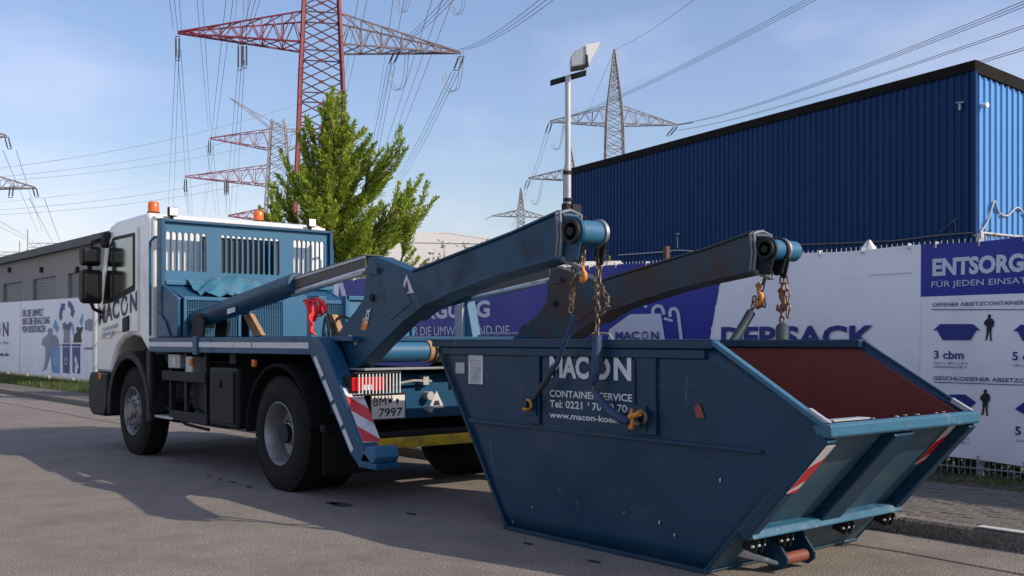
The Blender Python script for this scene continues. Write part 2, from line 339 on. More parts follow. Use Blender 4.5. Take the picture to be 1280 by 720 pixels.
# kerb stones
kroot = struct('kerb', MB().box(KX+.02, KX+.13, -6, 60, -.05, .06), m_joint)
kme = None
for i in range(66):
    y0 = -6+i
    if kme is None:
        k = build('kerb_stone', MB().prism([(0, 0), (.15, 0), (.15, .118), (.03, .118), (.006, .095)], .004, .994, 'y'), m_kerb, kroot, bevel=.006)
        kme = k
    else:
        k = kme.copy(); COL.objects.link(k)
    k.location = (KX+random.uniform(-.006, .006), y0, random.uniform(-.004, .004)); k.rotation_euler.z = R(random.uniform(-.25, .25))
kw = build('pale_kerb_strip', MB().box(KX+.02, KX+.1, 1.6, 3.42, .118, .128), m_kerbw, kroot, bevel=.004, label='pale painted strip on top of the kerb')
# paving blocks
pm = None; rest = MB()
rows = int((PX-KX-.16)/.1)
for r_ in range(rows):
    x = KX+.155+r_*.1
    for j in range(330):
        y = -5.9+j*.2+(.1 if r_ % 2 else 0)
        if y > 59 or (y > 12.4 and x > 7.85): continue
        if 2.95 <= y <= 5.85 and len(pav.children) < 300:
            if pm is None:
                pm = build('paving_block', MB().box(-.046, .046, -.096, .096, -.02, .0), m_paver, pav, bevel=.004); k = pm
            else: k = pm.copy(); COL.objects.link(k)
            k.location = (x+.05, y+.1, .117+random.uniform(-.003, .003)); k.rotation_euler = (R(random.uniform(-1.2, 1.2)), R(random.uniform(-1.5, 1.5)), R(random.uniform(-.8, .8)))
        else:
            dz = random.uniform(-.003, .003); rest.box(x+.004, x+.096, y+.004, y+.196, .09, .116+dz)
build('paving_blocks', rest, m_paver, pav, kind='stuff')
# grass and weeds
def blades(n, xr, yr, z, h, spread=.4):
    mb = MB()
    for _ in range(n):
        x = random.uniform(*xr); y = yr[0]+(yr[1]-yr[0])*random.random()**1.3; hh = h*random.uniform(.4, 1.2); a = random.uniform(0, 6.28); w = .005+.00022*y
        dx, dy = math.cos(a)*w, math.sin(a)*w; lx, ly = random.uniform(-spread, spread)*hh, random.uniform(-spread, spread)*hh
        mb.add([(x-dx, y-dy, z), (x+dx, y+dy, z), (x+lx, y+ly, z+hh)], [(0, 1, 2)])
    return mb
o = build('grass', blades(26000, (7.95, 9.6), (12.6, 55), .12, .13), m_weed, kind='stuff'); o['label'] = 'short green grass on the verge along the white banners'
wb = MB()
for _ in range(70):
    cx_, cy_ = random.uniform(PX-.05, 9.5), random.uniform(1.5, 12)
    b = blades(34, (cx_-.07, cx_+.07), (cy_-.1, cy_+.1), .11, random.uniform(.04, .11), .9); wb.add(b.v, b.f)
o = build('weeds', wb, m_weed, kind='stuff'); o['label'] = 'low weeds on the soil strip below the fence'
lt = MB()
for _ in range(500):
    x, y, s = random.uniform(8.7, 9.5), random.uniform(0, 9), random.uniform(.006, .026); lt.add([(x+random.uniform(-s, s), y+random.uniform(-s, s), .118+random.uniform(0, .015)) for _ in range(4)], [(0, 1, 2, 3)])
o = build('litter', lt, m_bark, kind='stuff'); o['label'] = 'dry leaves and crumbs along the foot of the fence'

# ================================================================== FENCE and its banners
def sx(px, x=FXN): return onx(px, 400, x).y
fence = thing('bar_fence', 'long low bar fence carrying the printed banners along the pavement', 'fence', (FXN, 8, .1))
ftop = lambda y: 2.335 + (.0 if y < 7 else min(.32, (y-7)*.017))
bars = MB()
y = -5.5
while y < 17: bars.cyl((FXN, y, .13), (FXN, y, ftop(y)+.022), .004, n=4); y += .0575
while y < 42: bars.cyl((FXN, y, .13), (FXN, y, ftop(y)+.022), .004, n=3); y += .115
build('upright_bars', bars, m_galv, fence, kind='stuff')
for z in (.2, .82, 1.44, 2.06):
    build('rail', MB().box(FXN-.012, FXN+.012, -5.5, 42, z-.004, z+.004), m_galv, fence)
fp = build('fence_post', MB().box(-.03, .03, -.02, .02, 0, 2.3), m_galv, fence, bevel=.004, raw=True)
ys = [-4.1, -1.6, .9, 3.42, sx(1223)] + [4.7+2.5*i for i in range(1, 15)]
for i, yy in enumerate(ys):
    k = fp if i == 0 else fp.copy()
    if i: COL.objects.link(k)
    k.location = (.045, yy-8, 0)

def wr(y, z, zb, zt):
    """creases of the hanging cloth"""
    e = min(1, max(0, (z-zb)/.5)); v = .012*math.sin(y*2.1+z*1.3)+.004*math.sin(y*4.3-z*2.4+1)+(.0 if z < zt-.5 else (z-zt+.5)*.03*abs(math.sin(y*3.7)))
    v += (1-e)**2*.012*math.sin(y*7+z*6)
    return -.035+v*.9
BT = {}
def patch(quads, m, parent, name='sheet', ny=60, nz=12, rng=None, off=0.):
    mb = MB(); zb, zt = rng
    for (ya0, ya1, yb0, yb1, z0, z1) in quads:   # bottom y-range, top y-range, z range; z as callables allowed
        vs = []
        for j in range(nz+1):
            v = j/nz
            for i in range(ny+1):
                u = i/ny; yy = (ya0+(ya1-ya0)*u)*(1-v)+(yb0+(yb1-yb0)*u)*v
                zz0 = z0(yy) if callable(z0) else z0; zz1 = z1(yy) if callable(z1) else z1
                zz = zz0+(zz1-zz0)*v
                vs.append((FXN+wr(yy, zz, zb, zt)-off, yy, zz))
        w = ny+1
        mb.add(vs, [(j*w+i, j*w+i+1, (j+1)*w+i+1, (j+1)*w+i) for j in range(nz) for i in range(ny)])
    o = build(name, mb, m, parent, smooth=0)
    return o
def bprint(mb, m, parent, rng, name='lettering', off=.008):
    for v in mb.v: v.x = FXN+wr(v.y, v.z, *rng)-off
    return build(name, mb, m, parent)
RT, UP = (0, -1, 0), (0, 0, 1)
def bt(mb, txt, px0, pyb, px1, pyt, bold=0., slant=0.):
    """text on the banner plane: left px, baseline py, right px, capital-top py (at the left)"""
    a = onx(px0, pyb, FXN-.03); b = onx(px1, pyb, FXN-.03); c = onx(px0, pyt, FXN-.03)
    text_mb(mb, txt, a, RT, UP, a.y-b.y, c.z-a.z, bold, slant)
def bp(mb, pts): mb.add([onx(px, py, FXN-.03) for px, py in pts], [tuple(range(len(pts)))])
zb_ = lambda y: .28+.012*math.sin(y*4.2)+.01*math.sin(y*1.3)
zt_ = lambda y: ftop(y)-.01+.008*math.sin(y*5.0)
Y1150 = sx(1149)
def eyelets(parent, ya, yb, zt=None, step=.42, m=m_galv):
    mb = MB(); y = ya+.08
    while y < yb-.03:
        for z in ((zt or zt_)(y)-.03, zb_(y)+.03):
            x = FXN+wr(y, z, .28, 2.3)-.008; mb.cyl((x, y, z), (x-.004, y, z), .014, n=8)
            mb.box(x-.012, x+.05, y-.004, y+.004, z, z+.05) if z > 1 else mb.box(x-.012, x+.05, y-.004, y+.004, z-.05, z)
        y += step
    build('eyelets', mb, m, parent, kind='stuff')
# --- container price banner (right)
RNG = (.28, 2.33)
bn = thing('banner', 'white banner with navy header, pictures of skips and small standing figures', 'banner', (FXN-.03, 3, .28), 'banners tied along the fence')
hz = onx(1160, 371, FXN).z
patch([(-.9, Y1150-.03, -.9, Y1150-.03, hz, zt_)], m_banb, bn, rng=RNG)
patch([(-.9, Y1150-.03, -.9, Y1150-.03, zb_, hz)], m_banw, bn, rng=RNG)
t = MB(); bt(t, 'ENTSORGUNG', 1166, 344, 1345, 325, .045); bt(t, 'F\u00dcR JEDEN EINSATZ DEN PASSENDEN', 1165, 359, 1430, 352)
bprint(t, m_inkw, bn, RNG)
t = MB(); bt(t, 'OFFENER ABSETZCONTAINER OHNE KLAPPE', 1166, 383.5, 1345, 379, .012); bt(t, '3 cbm', 1168, 448, 1206, 438.5, .02); bt(t, '5 cbm', 1267, 450, 1308, 440, .02)
bt(t, '2,60 m x 1,80 m x 1,00 m', 1168, 455, 1211, 452); bt(t, 'Ladekantenh\u00f6he 0,80 m', 1168, 459.5, 1210, 456.5)
bt(t, '3,20 m x 1,80 m x 1,10 m', 1268, 458, 1312, 455)
bt(t, 'GESCHLOSSENER ABSETZCONTAINER', 1168, 474.5, 1335, 470, .012)
bt(t, '3 cbm', 1168, 538, 1206, 528, .02); bt(t, '5 cbm', 1270, 543, 1312, 533, .02)
bt(t, '2,60 m x 1,80 m x 1,00 m', 1168, 546, 1213, 543); bt(t, 'Ladekantenh\u00f6he 0,80 m', 1168, 551.5, 1213, 548.5)
bt(t, '3,20 m x 1,80 m x 1,10 m', 1271, 552, 1312, 549)
for q in range(18):
    xa = 1165+10*q; bp(t, [(xa, 387.5), (xa, 386.5), (xa+10, 386.5), (xa+10, 387.5)])
    bp(t, [(xa+3, 478+.33*q), (xa+3, 477.1+.33*q), (xa+13, 477.4+.33*q), (xa+13, 478.3+.33*q)])
bprint(t, m_inkn, bn, RNG)
for x0, y0 in ((1167, 413), (1268, 414)):
    t = MB(); bp(t, [(x0, y0), (x0+9, y0-8), (x0+51, y0-8), (x0+60, y0), (x0+55, y0), (x0+48, y0+12), (x0+12, y0+12), (x0+5, y0)]); bprint(t, m_inkn, bn, RNG, name='skip_picture')
for x0, y0 in ((1170, 501), (1270, 506)):
    t = MB(); bp(t, [(x0, y0+5), (x0+18, y0-8), (x0+38, y0-8), (x0+52, y0+2), (x0+38, y0+13), (x0+14, y0+13)]); bprint(t, m_inkn, bn, RNG, name='skip_picture')
def figure(mb, cx, cy, h):   # standing man, cx centre, cy feet row, h pixels tall
    q = [(-.02, 1), (.05, 1), (.08, .93), (.05, .86), (.15, .82), (.2, .7), (.17, .55), (.1, .5), (.09, .3), (.1, .03), (.14, 0), (.04, 0), (.01, .4), (-.07, .05), (-.2, 0), (-.14, .06), (-.1, .3), (-.1, .55), (-.2, .62), (-.17, .75), (-.08, .83), (-.04, .87), (-.07, .93)]
    bp(mb, [(cx+a*h, cy-b*h) for a, b in q])
for q in ((1238, 426, 33), (1233, 519.5, 33)): t = MB(); figure(t, *q); bprint(t, m_inkb, bn, RNG, name='figure_picture')
eyelets(bn, -.9, Y1150-.03)
# --- big grey / blue banner
bn = thing('banner', 'long blue and pale grey banner with a picture of a big bag behind the skip', 'banner', (FXN-.03, 9, .28), 'banners tied along the fence')
yt = onx(908, 352, FXN).y; ybm = onx(868, 560, FXN).y; ye = sx(425); ye2 = sx(330)
# slanted border between pale and blue parts
patch([(Y1150-.06, ybm, Y1150-.06, yt, zb_, zt_)], m_banw, bn, rng=RNG, ny=70, off=-.008)
patch([(ybm, ye, yt, ye, zb_, zt_)], m_banb, bn, rng=RNG, ny=90)
patch([(ye, ye2, ye, ye2, zb_, zt_)], m_banw, bn, rng=RNG, ny=30)
t = MB(); bt(t, 'DEPISACK', 903, 433, 1095, 410, .035); bprint(t, m_inkn, bn, RNG)
t = MB(); bt(t, 'ENTSORGUNG', 470, 399.5, 613, 383, .035); bt(t, 'F\u00dcR DIE UMWELT UND DIE', 507, 419.5, 637, 409)
bprint(t, m_inkw, bn, RNG)
# big bag picture with two handles
t = MB(); bp(t, [(760, 440), (762, 412), (788, 393), (826, 392), (834, 440)])
def band(mb, pts, w):
    for i in range(len(pts)-1):
        (xa, ya), (xb, yb) = pts[i], pts[i+1]; L = math.hypot(xb-xa, yb-ya); nx, ny = -(yb-ya)/L*w/2, (xb-xa)/L*w/2
        bp(mb, [(xa+nx, ya+ny), (xb+nx, yb+ny), (xb-nx, yb-ny), (xa-nx, ya-ny)])
band(t, [(817, 395), (816, 387), (819, 383), (824, 382), (828, 385), (830, 393)], 4)
band(t, [(838, 396), (837, 389), (841, 385), (846, 387), (848, 393), (852, 424)], 4)
band(t, [(783, 386), (800, 379), (809, 384)], 3); band(t, [(830, 398), (841, 401)], 3)
bprint(t, m_inkw, bn, RNG, name='bag_picture')
t = MB(); a = onx(771, 424, FXN-.03); b = onx(825, 424, FXN-.03); c = onx(771, 415, FXN-.03)
logo(t, a, RT, UP, a.y-b.y, c.z-a.z, .03); bprint(t, m_inkn, bn, RNG, off=.03)
t = MB(); band(t, [(425, 350), (432, 372), (446, 392), (452, 400)], 6); bp(t, [(424, 400), (424, 372), (432, 384), (446, 400)])
bprint(t, m_inkw, bn, RNG, name='print_shape', off=.009)
eyelets(bn, Y1150+.02, ye2, step=.5)
# white vertical seam pole between the two banners
# --- left white banners
yl0 = sx(122); yl1 = sx(27); yl2 = sx(-70)
bn = thing('banner', 'white banner with recycling symbol and people filling blue bins, left of the truck', 'banner', (FXN-.03, yl0, .28), 'banners tied along the fence')
ztl = lambda y: 2.55+(y-24)*.012
zbl = lambda y: .27-(y-24)*.0
RL = (.27, 2.6)
patch([(yl0, yl1, yl0, yl1, zbl, ztl)], m_banw, bn, rng=RL, ny=40)
t = MB(); bt(t, 'F\u00dcR DIE UMWELT', 28, 396, 54, 388, .03); bt(t, 'UND DIE ERHALTUNG', 28, 406, 63, 398, .03); bt(t, 'VON RESSOURCEN', 28, 415.5, 57, 408, .03)
bprint(t, m_inkn, bn, RL)
t = MB()
c = onx(83.5, 394, FXN-.03)
for a0 in (80, 200, 320): arrow_ring(t, c, (0, -1, 0), (0, 0, .62), .44, .72, a0, a0-95, .45)
bprint(t, m_inkn, bn, RL, name='recycling_symbol')
for (x0, m_) in ((65, m_inkl), (78, m_inkn), (91, m_inkn)):
    t = MB(); bp(t, [(x0, 434), (x0+10, 434), (x0+9.5, 467), (x0+.8, 466)]); bp(t, [(x0-.6, 433), (x0-.6, 430), (x0+10.6, 430), (x0+10.6, 433)]); bprint(t, m_, bn, RL, name='bin_picture')
    t = MB(); c = onx(x0+5, 451, FXN-.03)
    for a0 in (80, 200, 320): arrow_ring(t, c, (0, -1, 0), (0, 0, .7), .09, .16, a0, a0-95, .5)
    bprint(t, m_inkw, bn, RL, name='recycling_symbol', off=.014)
t = MB(); figure(t, 63, 464, 54); bprint(t, m_inkg, bn, RL, name='figure_picture')
t = MB(); bp(t, [(79, 429), (80, 417), (78, 408), (80, 408), (83, 414), (87, 408), (89, 409), (87, 418), (88, 429)]); bprint(t, m_inkg, bn, RL, name='figure_picture')
t = MB(); bp(t, [(92, 428), (93, 418), (97, 415), (103, 408), (105, 410), (102, 418), (103, 428)]); bp(t, [(96, 414), (96, 409), (99, 408), (101, 411), (100, 414)]); bprint(t, m_inkb, bn, RL, name='figure_picture')
t = MB(); bp(t, [(67, 408), (70, 399), (74, 410), (72, 416)]); bp(t, [(100, 402), (104, 391), (105, 399), (103, 408)]); bp(t, [(90, 412), (91, 402), (93, 412), (92, 420)]); bprint(t, m_inkl, bn, RL, name='print_shape')
t = MB(); bp(t, [(107, 412), (107, 402), (112, 398), (118, 400), (118, 412), (113, 414)]); bp(t, [(106, 434), (120, 434), (120, 437), (106, 437)]); bprint(t, m_inkg, bn, RL, name='print_shape')
bn = thing('banner', 'white banner with dark lettering at the left end of the fence', 'banner', (FXN-.03, yl1+.1, .28), 'banners tied along the fence')
patch([(yl1+.08, yl2, yl1+.08, yl2, zbl, ztl)], m_banw, bn, rng=RL, ny=30)
t = MB(); a = onx(-26, 420, FXN-.03); b = onx(11, 420, FXN-.03); c = onx(-26, 405, FXN-.03); logo(t, a, RT, UP, a.y-b.y, c.z-a.z, .03)
bt(t, 'Container in der Ort', -26, 430, 11, 426, 0); bt(t, 'www.macon-koeln.de', -26, 443.5, 11, 439.5, .03)
bprint(t, m_navy, bn, RL)
# tall banner further right (outside the picture, its shadow falls over the pavement)
bn = thing('banner', 'tall plain white banner beyond the right edge of the view', 'banner', (FXN-.03, -3, .28), 'banners tied along the fence')
patch([(-5.5, -.95, -5.5, -.95, zb_, 3.05)], m_banw, bn, rng=(.28, 3.05), ny=20)
gpst = thing('gate_post', 'white round post at the right end of the left banner', 'post', (FXN-.12, sx(119, FXN-.12), .1))
build('post', MB().cyl((FXN-.12, sx(119, FXN-.12), .1), (FXN-.12, sx(119, FXN-.12), 2.75), .07, n=14), m_galv, gpst, smooth=40)
# taut cable above the banners
def wire(name, pts, r, m, label, cat='cable', n=5, group=None):
    return tag(build(name, MB().tube(pts, r, n), m, smooth=0), label, cat, group)
m_cab = mat('grey_cable', (.09, .1, .11), .6)
m_cabl = mat('pale_cable', (.42, .43, .42), .6)

# dark hedge right behind the fence: shows between the bars under the banners
random.seed(21)
hl = MB(); hy = -5.5
hd = thing('hedge', 'dark low hedge growing behind the fence, seen between the bars under the banners', 'hedge', (FXN+.45, 4, .085))
core = MB(); n = 60
for i in range(20000):
    y = random.uniform(-5.5, 13); z = .1+1.3*random.random()**1.5; x = FXN+random.uniform(.10, .75)
    ld = Vector((random.uniform(-1, 1), random.uniform(-1, 1), random.uniform(-.7, .7))).normalized(); sd = ld.orthogonal().normalized()*random.uniform(.03, .05); L = random.uniform(.06, .11); p = Vector((x, y, z))
    hl.add([p, p+ld*L*.5+sd, p+ld*L, p+ld*L*.5-sd], [(0, 1, 2, 3)])
m_hl = leaf_mat('hedge_leaves', [(.012, .018, .008), (.03, .04, .014), (.05, .06, .02)], .1)
build('leaves', hl, m_hl, hd); 
st_ = MB()
for i in range(70):
    y = -5.4+i*.265; st_.tube([(FXN+.35, y, .08), (FXN+.3+random.uniform(-.1, .1), y+random.uniform(-.1, .1), .7), (FXN+.35+random.uniform(-.2, .2), y+random.uniform(-.2, .2), 1.25)], .014, 4)
build('stems', st_, m_bark, hd)

# grit and small stones washed against the kerb, crumbs on the road
gr = MB()
for _ in range(2600):
    y = random.uniform(-1, 22); x = KX-abs(random.gauss(0, .16))-.01; r = random.uniform(.002, .009)
    gr.add([(x+random.uniform(-r, r), y+random.uniform(-r, r), .004+random.uniform(0, r)) for _ in range(4)], [(0, 1, 2), (0, 2, 3), (0, 1, 3), (1, 2, 3)])
for _ in range(2200):
    y = random.uniform(2.2, 14); x = random.uniform(.5, 6.8); r = random.uniform(.0015, .005)
    gr.add([(x+random.uniform(-r, r), y+random.uniform(-r, r), .002+random.uniform(0, r)) for _ in range(4)], [(0, 1, 2), (0, 2, 3), (0, 1, 3), (1, 2, 3)])
o = build('grit', gr, m_kerb, kind='stuff'); o['label'] = 'fine grit and small stones lying on the road and against the kerb'

# ================================================================== THE TRUCK
T0, T1 = 4.42, 6.90                 # near and far side
TC = (T0+T1)/2
truck = thing('skip_loader_truck', 'blue and white skip loader truck with raised lifting arms, carrying gear behind its cab', 'truck', (TC, 9.5, 0))
def tp(name, mb, m, bevel=.008, parent=None, **k): return build(name, mb, m, parent or truck, bevel, **k)
# ---- cab: side profile in (y, z)
body = [(12.06, 1.22), (12.06, 2.80), (12.10, 2.875), (12.20, 2.915), (13.25, 2.90), (13.50, 2.84), (13.66, 2.70), (13.95, 1.78), (14.02, 1.30), (14.02, .98),
        (13.42, .98), (13.36, 1.14), (13.22, 1.30), (12.98, 1.42), (12.68, 1.46), (12.38, 1.42), (12.2, 1.3)]
cab = tp('cab', MB().prism(body, T0+.02, T1-.12), m_white, .045, smooth=50)
# back wall pressings
tp('cab_back_panel', MB().box(T0+.14, T1-.22, 12.035, 12.07, 1.5, 2.74), m_white, .02)
tp('cab_rear_corner', MB().cyl((T0+.09, 12.07, 1.3), (T0+.09, 12.07, 2.80), .05, n=14), m_white, 0, smooth=40)
tp('roof_edge', MB().box(T0+.06, T1-.16, 12.01, 12.10, 2.83, 2.865), m_white, .012)
tp('rear_window', MB().box(5.05, 6.2, 12.022, 12.04, 2.12, 2.66), m_glass, .01)
# door (slightly proud) with side window
door = tp('door', MB().prism([(12.42, 1.50), (12.42, 2.76), (13.28, 2.76), (13.46, 2.66), (13.80, 1.78), (13.83, 1.42), (13.40, 1.42), (13.30, 1.50)], T0, T0+.03), m_white, .012)
build('window_rubber', MB().prism([(12.50, 2.0), (12.50, 2.70), (13.24, 2.70), (13.40, 2.61), (13.67, 1.86), (13.25, 1.88)], T0-.006, T0+.01), m_black, door, .006)
build('side_window', MB().prism([(12.55, 2.06), (12.55, 2.655), (13.22, 2.655), (13.35, 2.58), (13.60, 1.92), (13.27, 1.94)], T0-.012, T0+.01), m_glass, door, .004)
build('door_handle', MB().prism([(12.70, 1.52), (12.70, 1.70), (12.90, 1.67), (12.90, 1.50)], T0-.02, T0+.01), m_black, door, .008)
build('window_divider', MB().box(T0-.018, T0, 13.23, 13.27, 1.94, 2.68), m_black, door, .003)
t = MB(); logo(t, (T0-.004, 13.84, 1.60), Vector((0, -1, .115)).normalized(), UP, 1.42, .22, .03, .0)
build('lettering', t, m_navy, door)
t = MB(); text_mb(t, 'CONTAINER', (T0-.004, 13.7, 1.50), Vector((0, -1, .1)).normalized(), UP, .62, .05, .01); text_mb(t, 'SERVICE', (T0-.004, 13.7, 1.43), Vector((0, -1, .1)).normalized(), UP, .45, .05, .01)
build('lettering', t, m_inkg, door)
tp('windscreen', MB().loop([(T0+.12, 13.68, 2.66), (T1-.22, 13.68, 2.66), (T1-.22, 13.955, 1.80), (T0+.12, 13.955, 1.80)], (0, .03, .01)), m_glass, .004)
tp('sun_visor', MB().loop([(T0+.1, 13.62, 2.86), (T1-.2, 13.62, 2.86), (T1-.2, 13.92, 2.72), (T0+.1, 13.92, 2.72)], (0, 0, .02)), m_black, .004)
tp('front_bumper', MB().prism([(13.55, .42), (13.45, .55), (13.42, .98), (14.10, .98), (14.18, .85), (14.16, .50), (14.02, .42)], T0-.03, T1-.07), m_black, .03)
tp('grille', MB().box(T0+.3, T1-.4, 14.0, 14.05, 1.05, 1.7), m_black, .01)
tp('headlight', MB().box(T0+.02, T0+.35, 14.1, 14.19, .62, .85), m_lampw, .02); tp('headlight', MB().box(T1-.5, T1-.17, 14.1, 14.19, .62, .85), m_lampw, .02)
tp('entry_step', MB().box(T0+.0, T0+.3, 13.35, 13.75, .45, .50), m_black, .01)
tp('marker_lamp', MB().box(T0-.045, T0-.02, 13.62, 13.72, .9, .97), m_lens, .005)
# front mudguard
def arch(cy, cz, r0, r1, a0, a1, x0, x1, n=16):
    mb = MB(); vs = []
    for i in range(n+1):
        a = R(a0+(a1-a0)*i/n)
        for rr in (r0, r1):
            for x in (x0, x1): vs.append((x, cy+rr*math.cos(a), cz+rr*math.sin(a)))
    fs = []
    for i in range(n):
        o = 4*i
        fs += [(o, o+1, o+5, o+4), (o+2, o+6, o+7, o+3), (o, o+4, o+6, o+2), (o+1, o+3, o+7, o+5)]
    fs += [(0, 2, 3, 1), (4*n, 4*n+1, 4*n+3, 4*n+2)]
    return mb.add(vs, fs)
m_guardp = mat('matt_black_mudguard', (.013, .013, .014), .95, var=.3, spec=.05)
FY_, RY_ = 12.68, 8.755
WR = .53
tp('front_mudguard', arch(FY_, WR, .64, .74, -5, 178, T0-.03, T0+.42), m_black, .01, smooth=40)
tp('front_mudguard', arch(FY_, WR, .64, .74, -5, 178, T1-.45, T1), m_black, .01, smooth=40)
tp('mudguard_skirt', MB().box(T0-.02, T0+.05, 11.95, 12.09, .44, 1.28), m_black, .02)
tp('wheel_arch_liner', MB().box(T0+.4, T0+.5, 12.1, 13.3, .4, 1.4), m_black, .01)
# mirrors
def mirror(sx_, lab):
    x = (T0-.17) if sx_ < 0 else (T1+.12)
    w = tp('mirror_housing', MB().prism([(13.55, 1.90), (13.53, 2.26), (13.58, 2.30), (13.70, 2.30), (13.74, 2.24), (13.74, 1.93), (13.70, 1.88), (13.60, 1.86)], x-.12, x+.13), m_black, .03)
    build('mirror_glass', MB().box(x-.10, x+.11, 13.515, 13.535, 1.93, 2.24), m_glass, w, .004)
    w = tp('mirror_housing', MB().prism([(13.57, 2.38), (13.56, 2.55), (13.60, 2.60), (13.72, 2.60), (13.76, 2.55), (13.74, 2.40), (13.70, 2.35), (13.61, 2.35)], x-.11, x+.12), m_black, .03)
    build('mirror_glass', MB().box(x-.09, x+.10, 13.542, 13.562, 2.40, 2.55), m_glass, w, .004)
    tp('mirror_arm', MB().tube([(x, 13.64, 2.56), (x+(-sx_)*.02, 13.62, 2.66), (x-sx_*.13, 13.55, 2.70), (x-sx_*.26, 13.50, 2.66)], .022, 8).tube([(x, 13.64, 1.9), (x-sx_*.05, 13.66, 1.80), (x-sx_*.14, 13.74, 1.77), (x-sx_*.26, 13.78, 1.74)], .022, 8).tube([(x, 13.66, 2.3), (x, 13.66, 2.37)], .03, 8), m_black, 0, smooth=40)
    tp('mirror_foot', MB().box(x-sx_*.16-.06, x-sx_*.16+.06, 13.42, 13.58, 2.58, 2.78), m_black, .03)
mirror(-1, ''); mirror(1, '')
# roof lights
for (px, py, x) in ((192, 265, T0+.15), (321, 274, 5.93)):
    y = 12.3; b = tp('beacon', MB().lathe([(2.90, .001), (2.90, .07), (2.935, .075)], (x, y, 0), 'z', 20), m_black, 0, smooth=40)
    build('beacon_lens', MB().lathe([(2.935, .066), (3.04, .064), (3.06, .05), (3.065, .001)], (x, y, 0), 'z', 20), m_lens, b, 0, smooth=50)
for x in (T0+.25, 6.50):
    w = tp('work_light', MB().box(x-.055, x+.055, 11.93, 11.99, 2.86, 2.97).box(x-.01, x+.01, 11.96, 12.10, 2.82, 2.87), m_black, .012)
    build('work_light_lens', MB().box(x-.047, x+.047, 11.918, 11.932, 2.868, 2.962), m_lampw, w, .004)
# grab rail at the rear corner
tp('grab_rail', MB().tube([(T0+.0, 12.0, 1.45), (T0-.0, 12.0, 2.55), (T0+.03, 11.95, 2.60), (T0+.06, 11.83, 2.60)], .016, 8), m_blueL, 0, smooth=40)
tp('grab_rail', MB().tube([(6.78, 11.9, 1.9), (6.78, 11.9, 2.56), (6.74, 11.86, 2.60), (6.66, 11.83, 2.60)], .016, 8), m_blueL, 0, smooth=40)

# ---- slotted headboard
HB0, HB1, HBY = T0+.02, 6.66, 11.78
def slots(groups, z0, z1, zt, zb):
    """plate with round-ended slots: list of (x centre) ; built as strips"""
    xs = sorted(groups); w = .0265; mb = MB(); n = 6
    x = HB0
    def plate(x0, x1, a, b): mb.box(x0, x1, HBY-.03, HBY, a, b)
    plate(HB0, HB1, z1, zt); plate(HB0, HB1, zb, z0)
    for c in xs:
        if c-w > x: plate(x, c-w, z0, z1)
        for sgn, zc, ze in ((1, z1-w, z1), (-1, z0+w, z0)):
            for k in range(n):   # corner fillets above and below each round end
                a0 = math.pi*k/n; a1 = math.pi*(k+1)/n
                p0 = (c+w*math.cos(a0), zc+sgn*w*math.sin(a0)); p1 = (c+w*math.cos(a1), zc+sgn*w*math.sin(a1))
                mb.prism([p0, p1, (p1[0], ze), (p0[0], ze)], HBY-.03, HBY, 'y')
        x = c+w
    plate(x, HB1, z0, z1)
    return mb
def xs_at(px): return ony(px, 300, HBY).x
gA = [xs_at(202+7.45*i) for i in range(8)]
gB = [xs_at(278+6.75*i) for i in range(11)]
gC = [xs_at(368+5.6*i) for i in range(7)]
hb = tp('headboard', slots(gA+gB+gC, 2.20, 2.66, 2.77, 2.08), m_blueL, 0)
tp('headboard_frame', MB().box(HB0-.01, HB1+.01, HBY-.07, HBY-.03, 2.765, 2.80).box(HB0-.012, HB0+.035, HBY-.10, HBY+.03, 1.44, 2.80).box(HB1-.03, HB1+.012, HBY-.08, HBY+.03, 1.9, 2.80), m_blue, .006)
tp('headboard_shelf', MB().box(HB0+.04, HB1, HBY-.11, HBY-.031, 2.035, 2.085).box(HB0+.04, HB1, HBY-.06, HBY-.031, 2.0, 2.03), m_blueL, .008)
tp('headboard_lower_plate', MB().box(HB0+.04, HB1, HBY-.03, HBY, 1.44, 2.03), m_blue, .004)
# sloping lid and locker with mesh front across the deck
tp('locker_lid', MB().loop([(HB0+.06, HBY-.04, 2.04), (6.6, HBY-.04, 2.04), (6.6, 11.22, 1.875), (HB0+.06, 11.22, 1.875)], (0, 0, -.02)), m_blue, .004)
tp('locker_gusset', MB().prism([(HBY-.03, 1.44), (HBY-.03, 2.06), (11.24, 1.87), (11.24, 1.44)], HB0, HB0+.05), m_blue, .006)
tp('locker_gusset', MB().prism([(HBY-.03, 1.44), (HBY-.03, 2.06), (11.20, 1.87), (11.20, 1.44)], 6.56, 6.60), m_blue, .006)
LX = [HB0+.06, 5.18, 5.28, 5.86, 5.94, 6.56]
fr = MB()
for a, b in ((0, 1), (2, 3), (4, 5)):
    x0, x1 = LX[a], LX[b]
    fr.box(x0, x1, 11.19, 11.225, 1.845, 1.885).box(x0, x0+.035, 11.19, 11.225, 1.44, 1.845).box(x1-.035, x1, 11.19, 11.225, 1.44, 1.845)
    tp('locker_backing', MB().box(x0+.035, x1-.035, 11.30, 11.31, 1.44, 1.845), m_blue, 0)
    ms_ = MB(); q = x0+.05
    while q < x1-.04: ms_.box(q, q+.007, 11.200, 11.207, 1.44, 1.845); q += .03
    q = 1.46
    while q < 1.84: ms_.box(x0+.035, x1-.035, 11.208, 11.214, q, q+.007); q += .03
    tp('mesh_wires', ms_, m_blueL, 0, kind='stuff')
tp('locker_frame', fr, m_blueL, .004)
tp('side_guard_plate', MB().prism([(11.80, 1.44), (11.80, 1.75), (11.55, 1.62), (11.40, 1.44)], T0+.0, T0+.018), m_blue, .004)
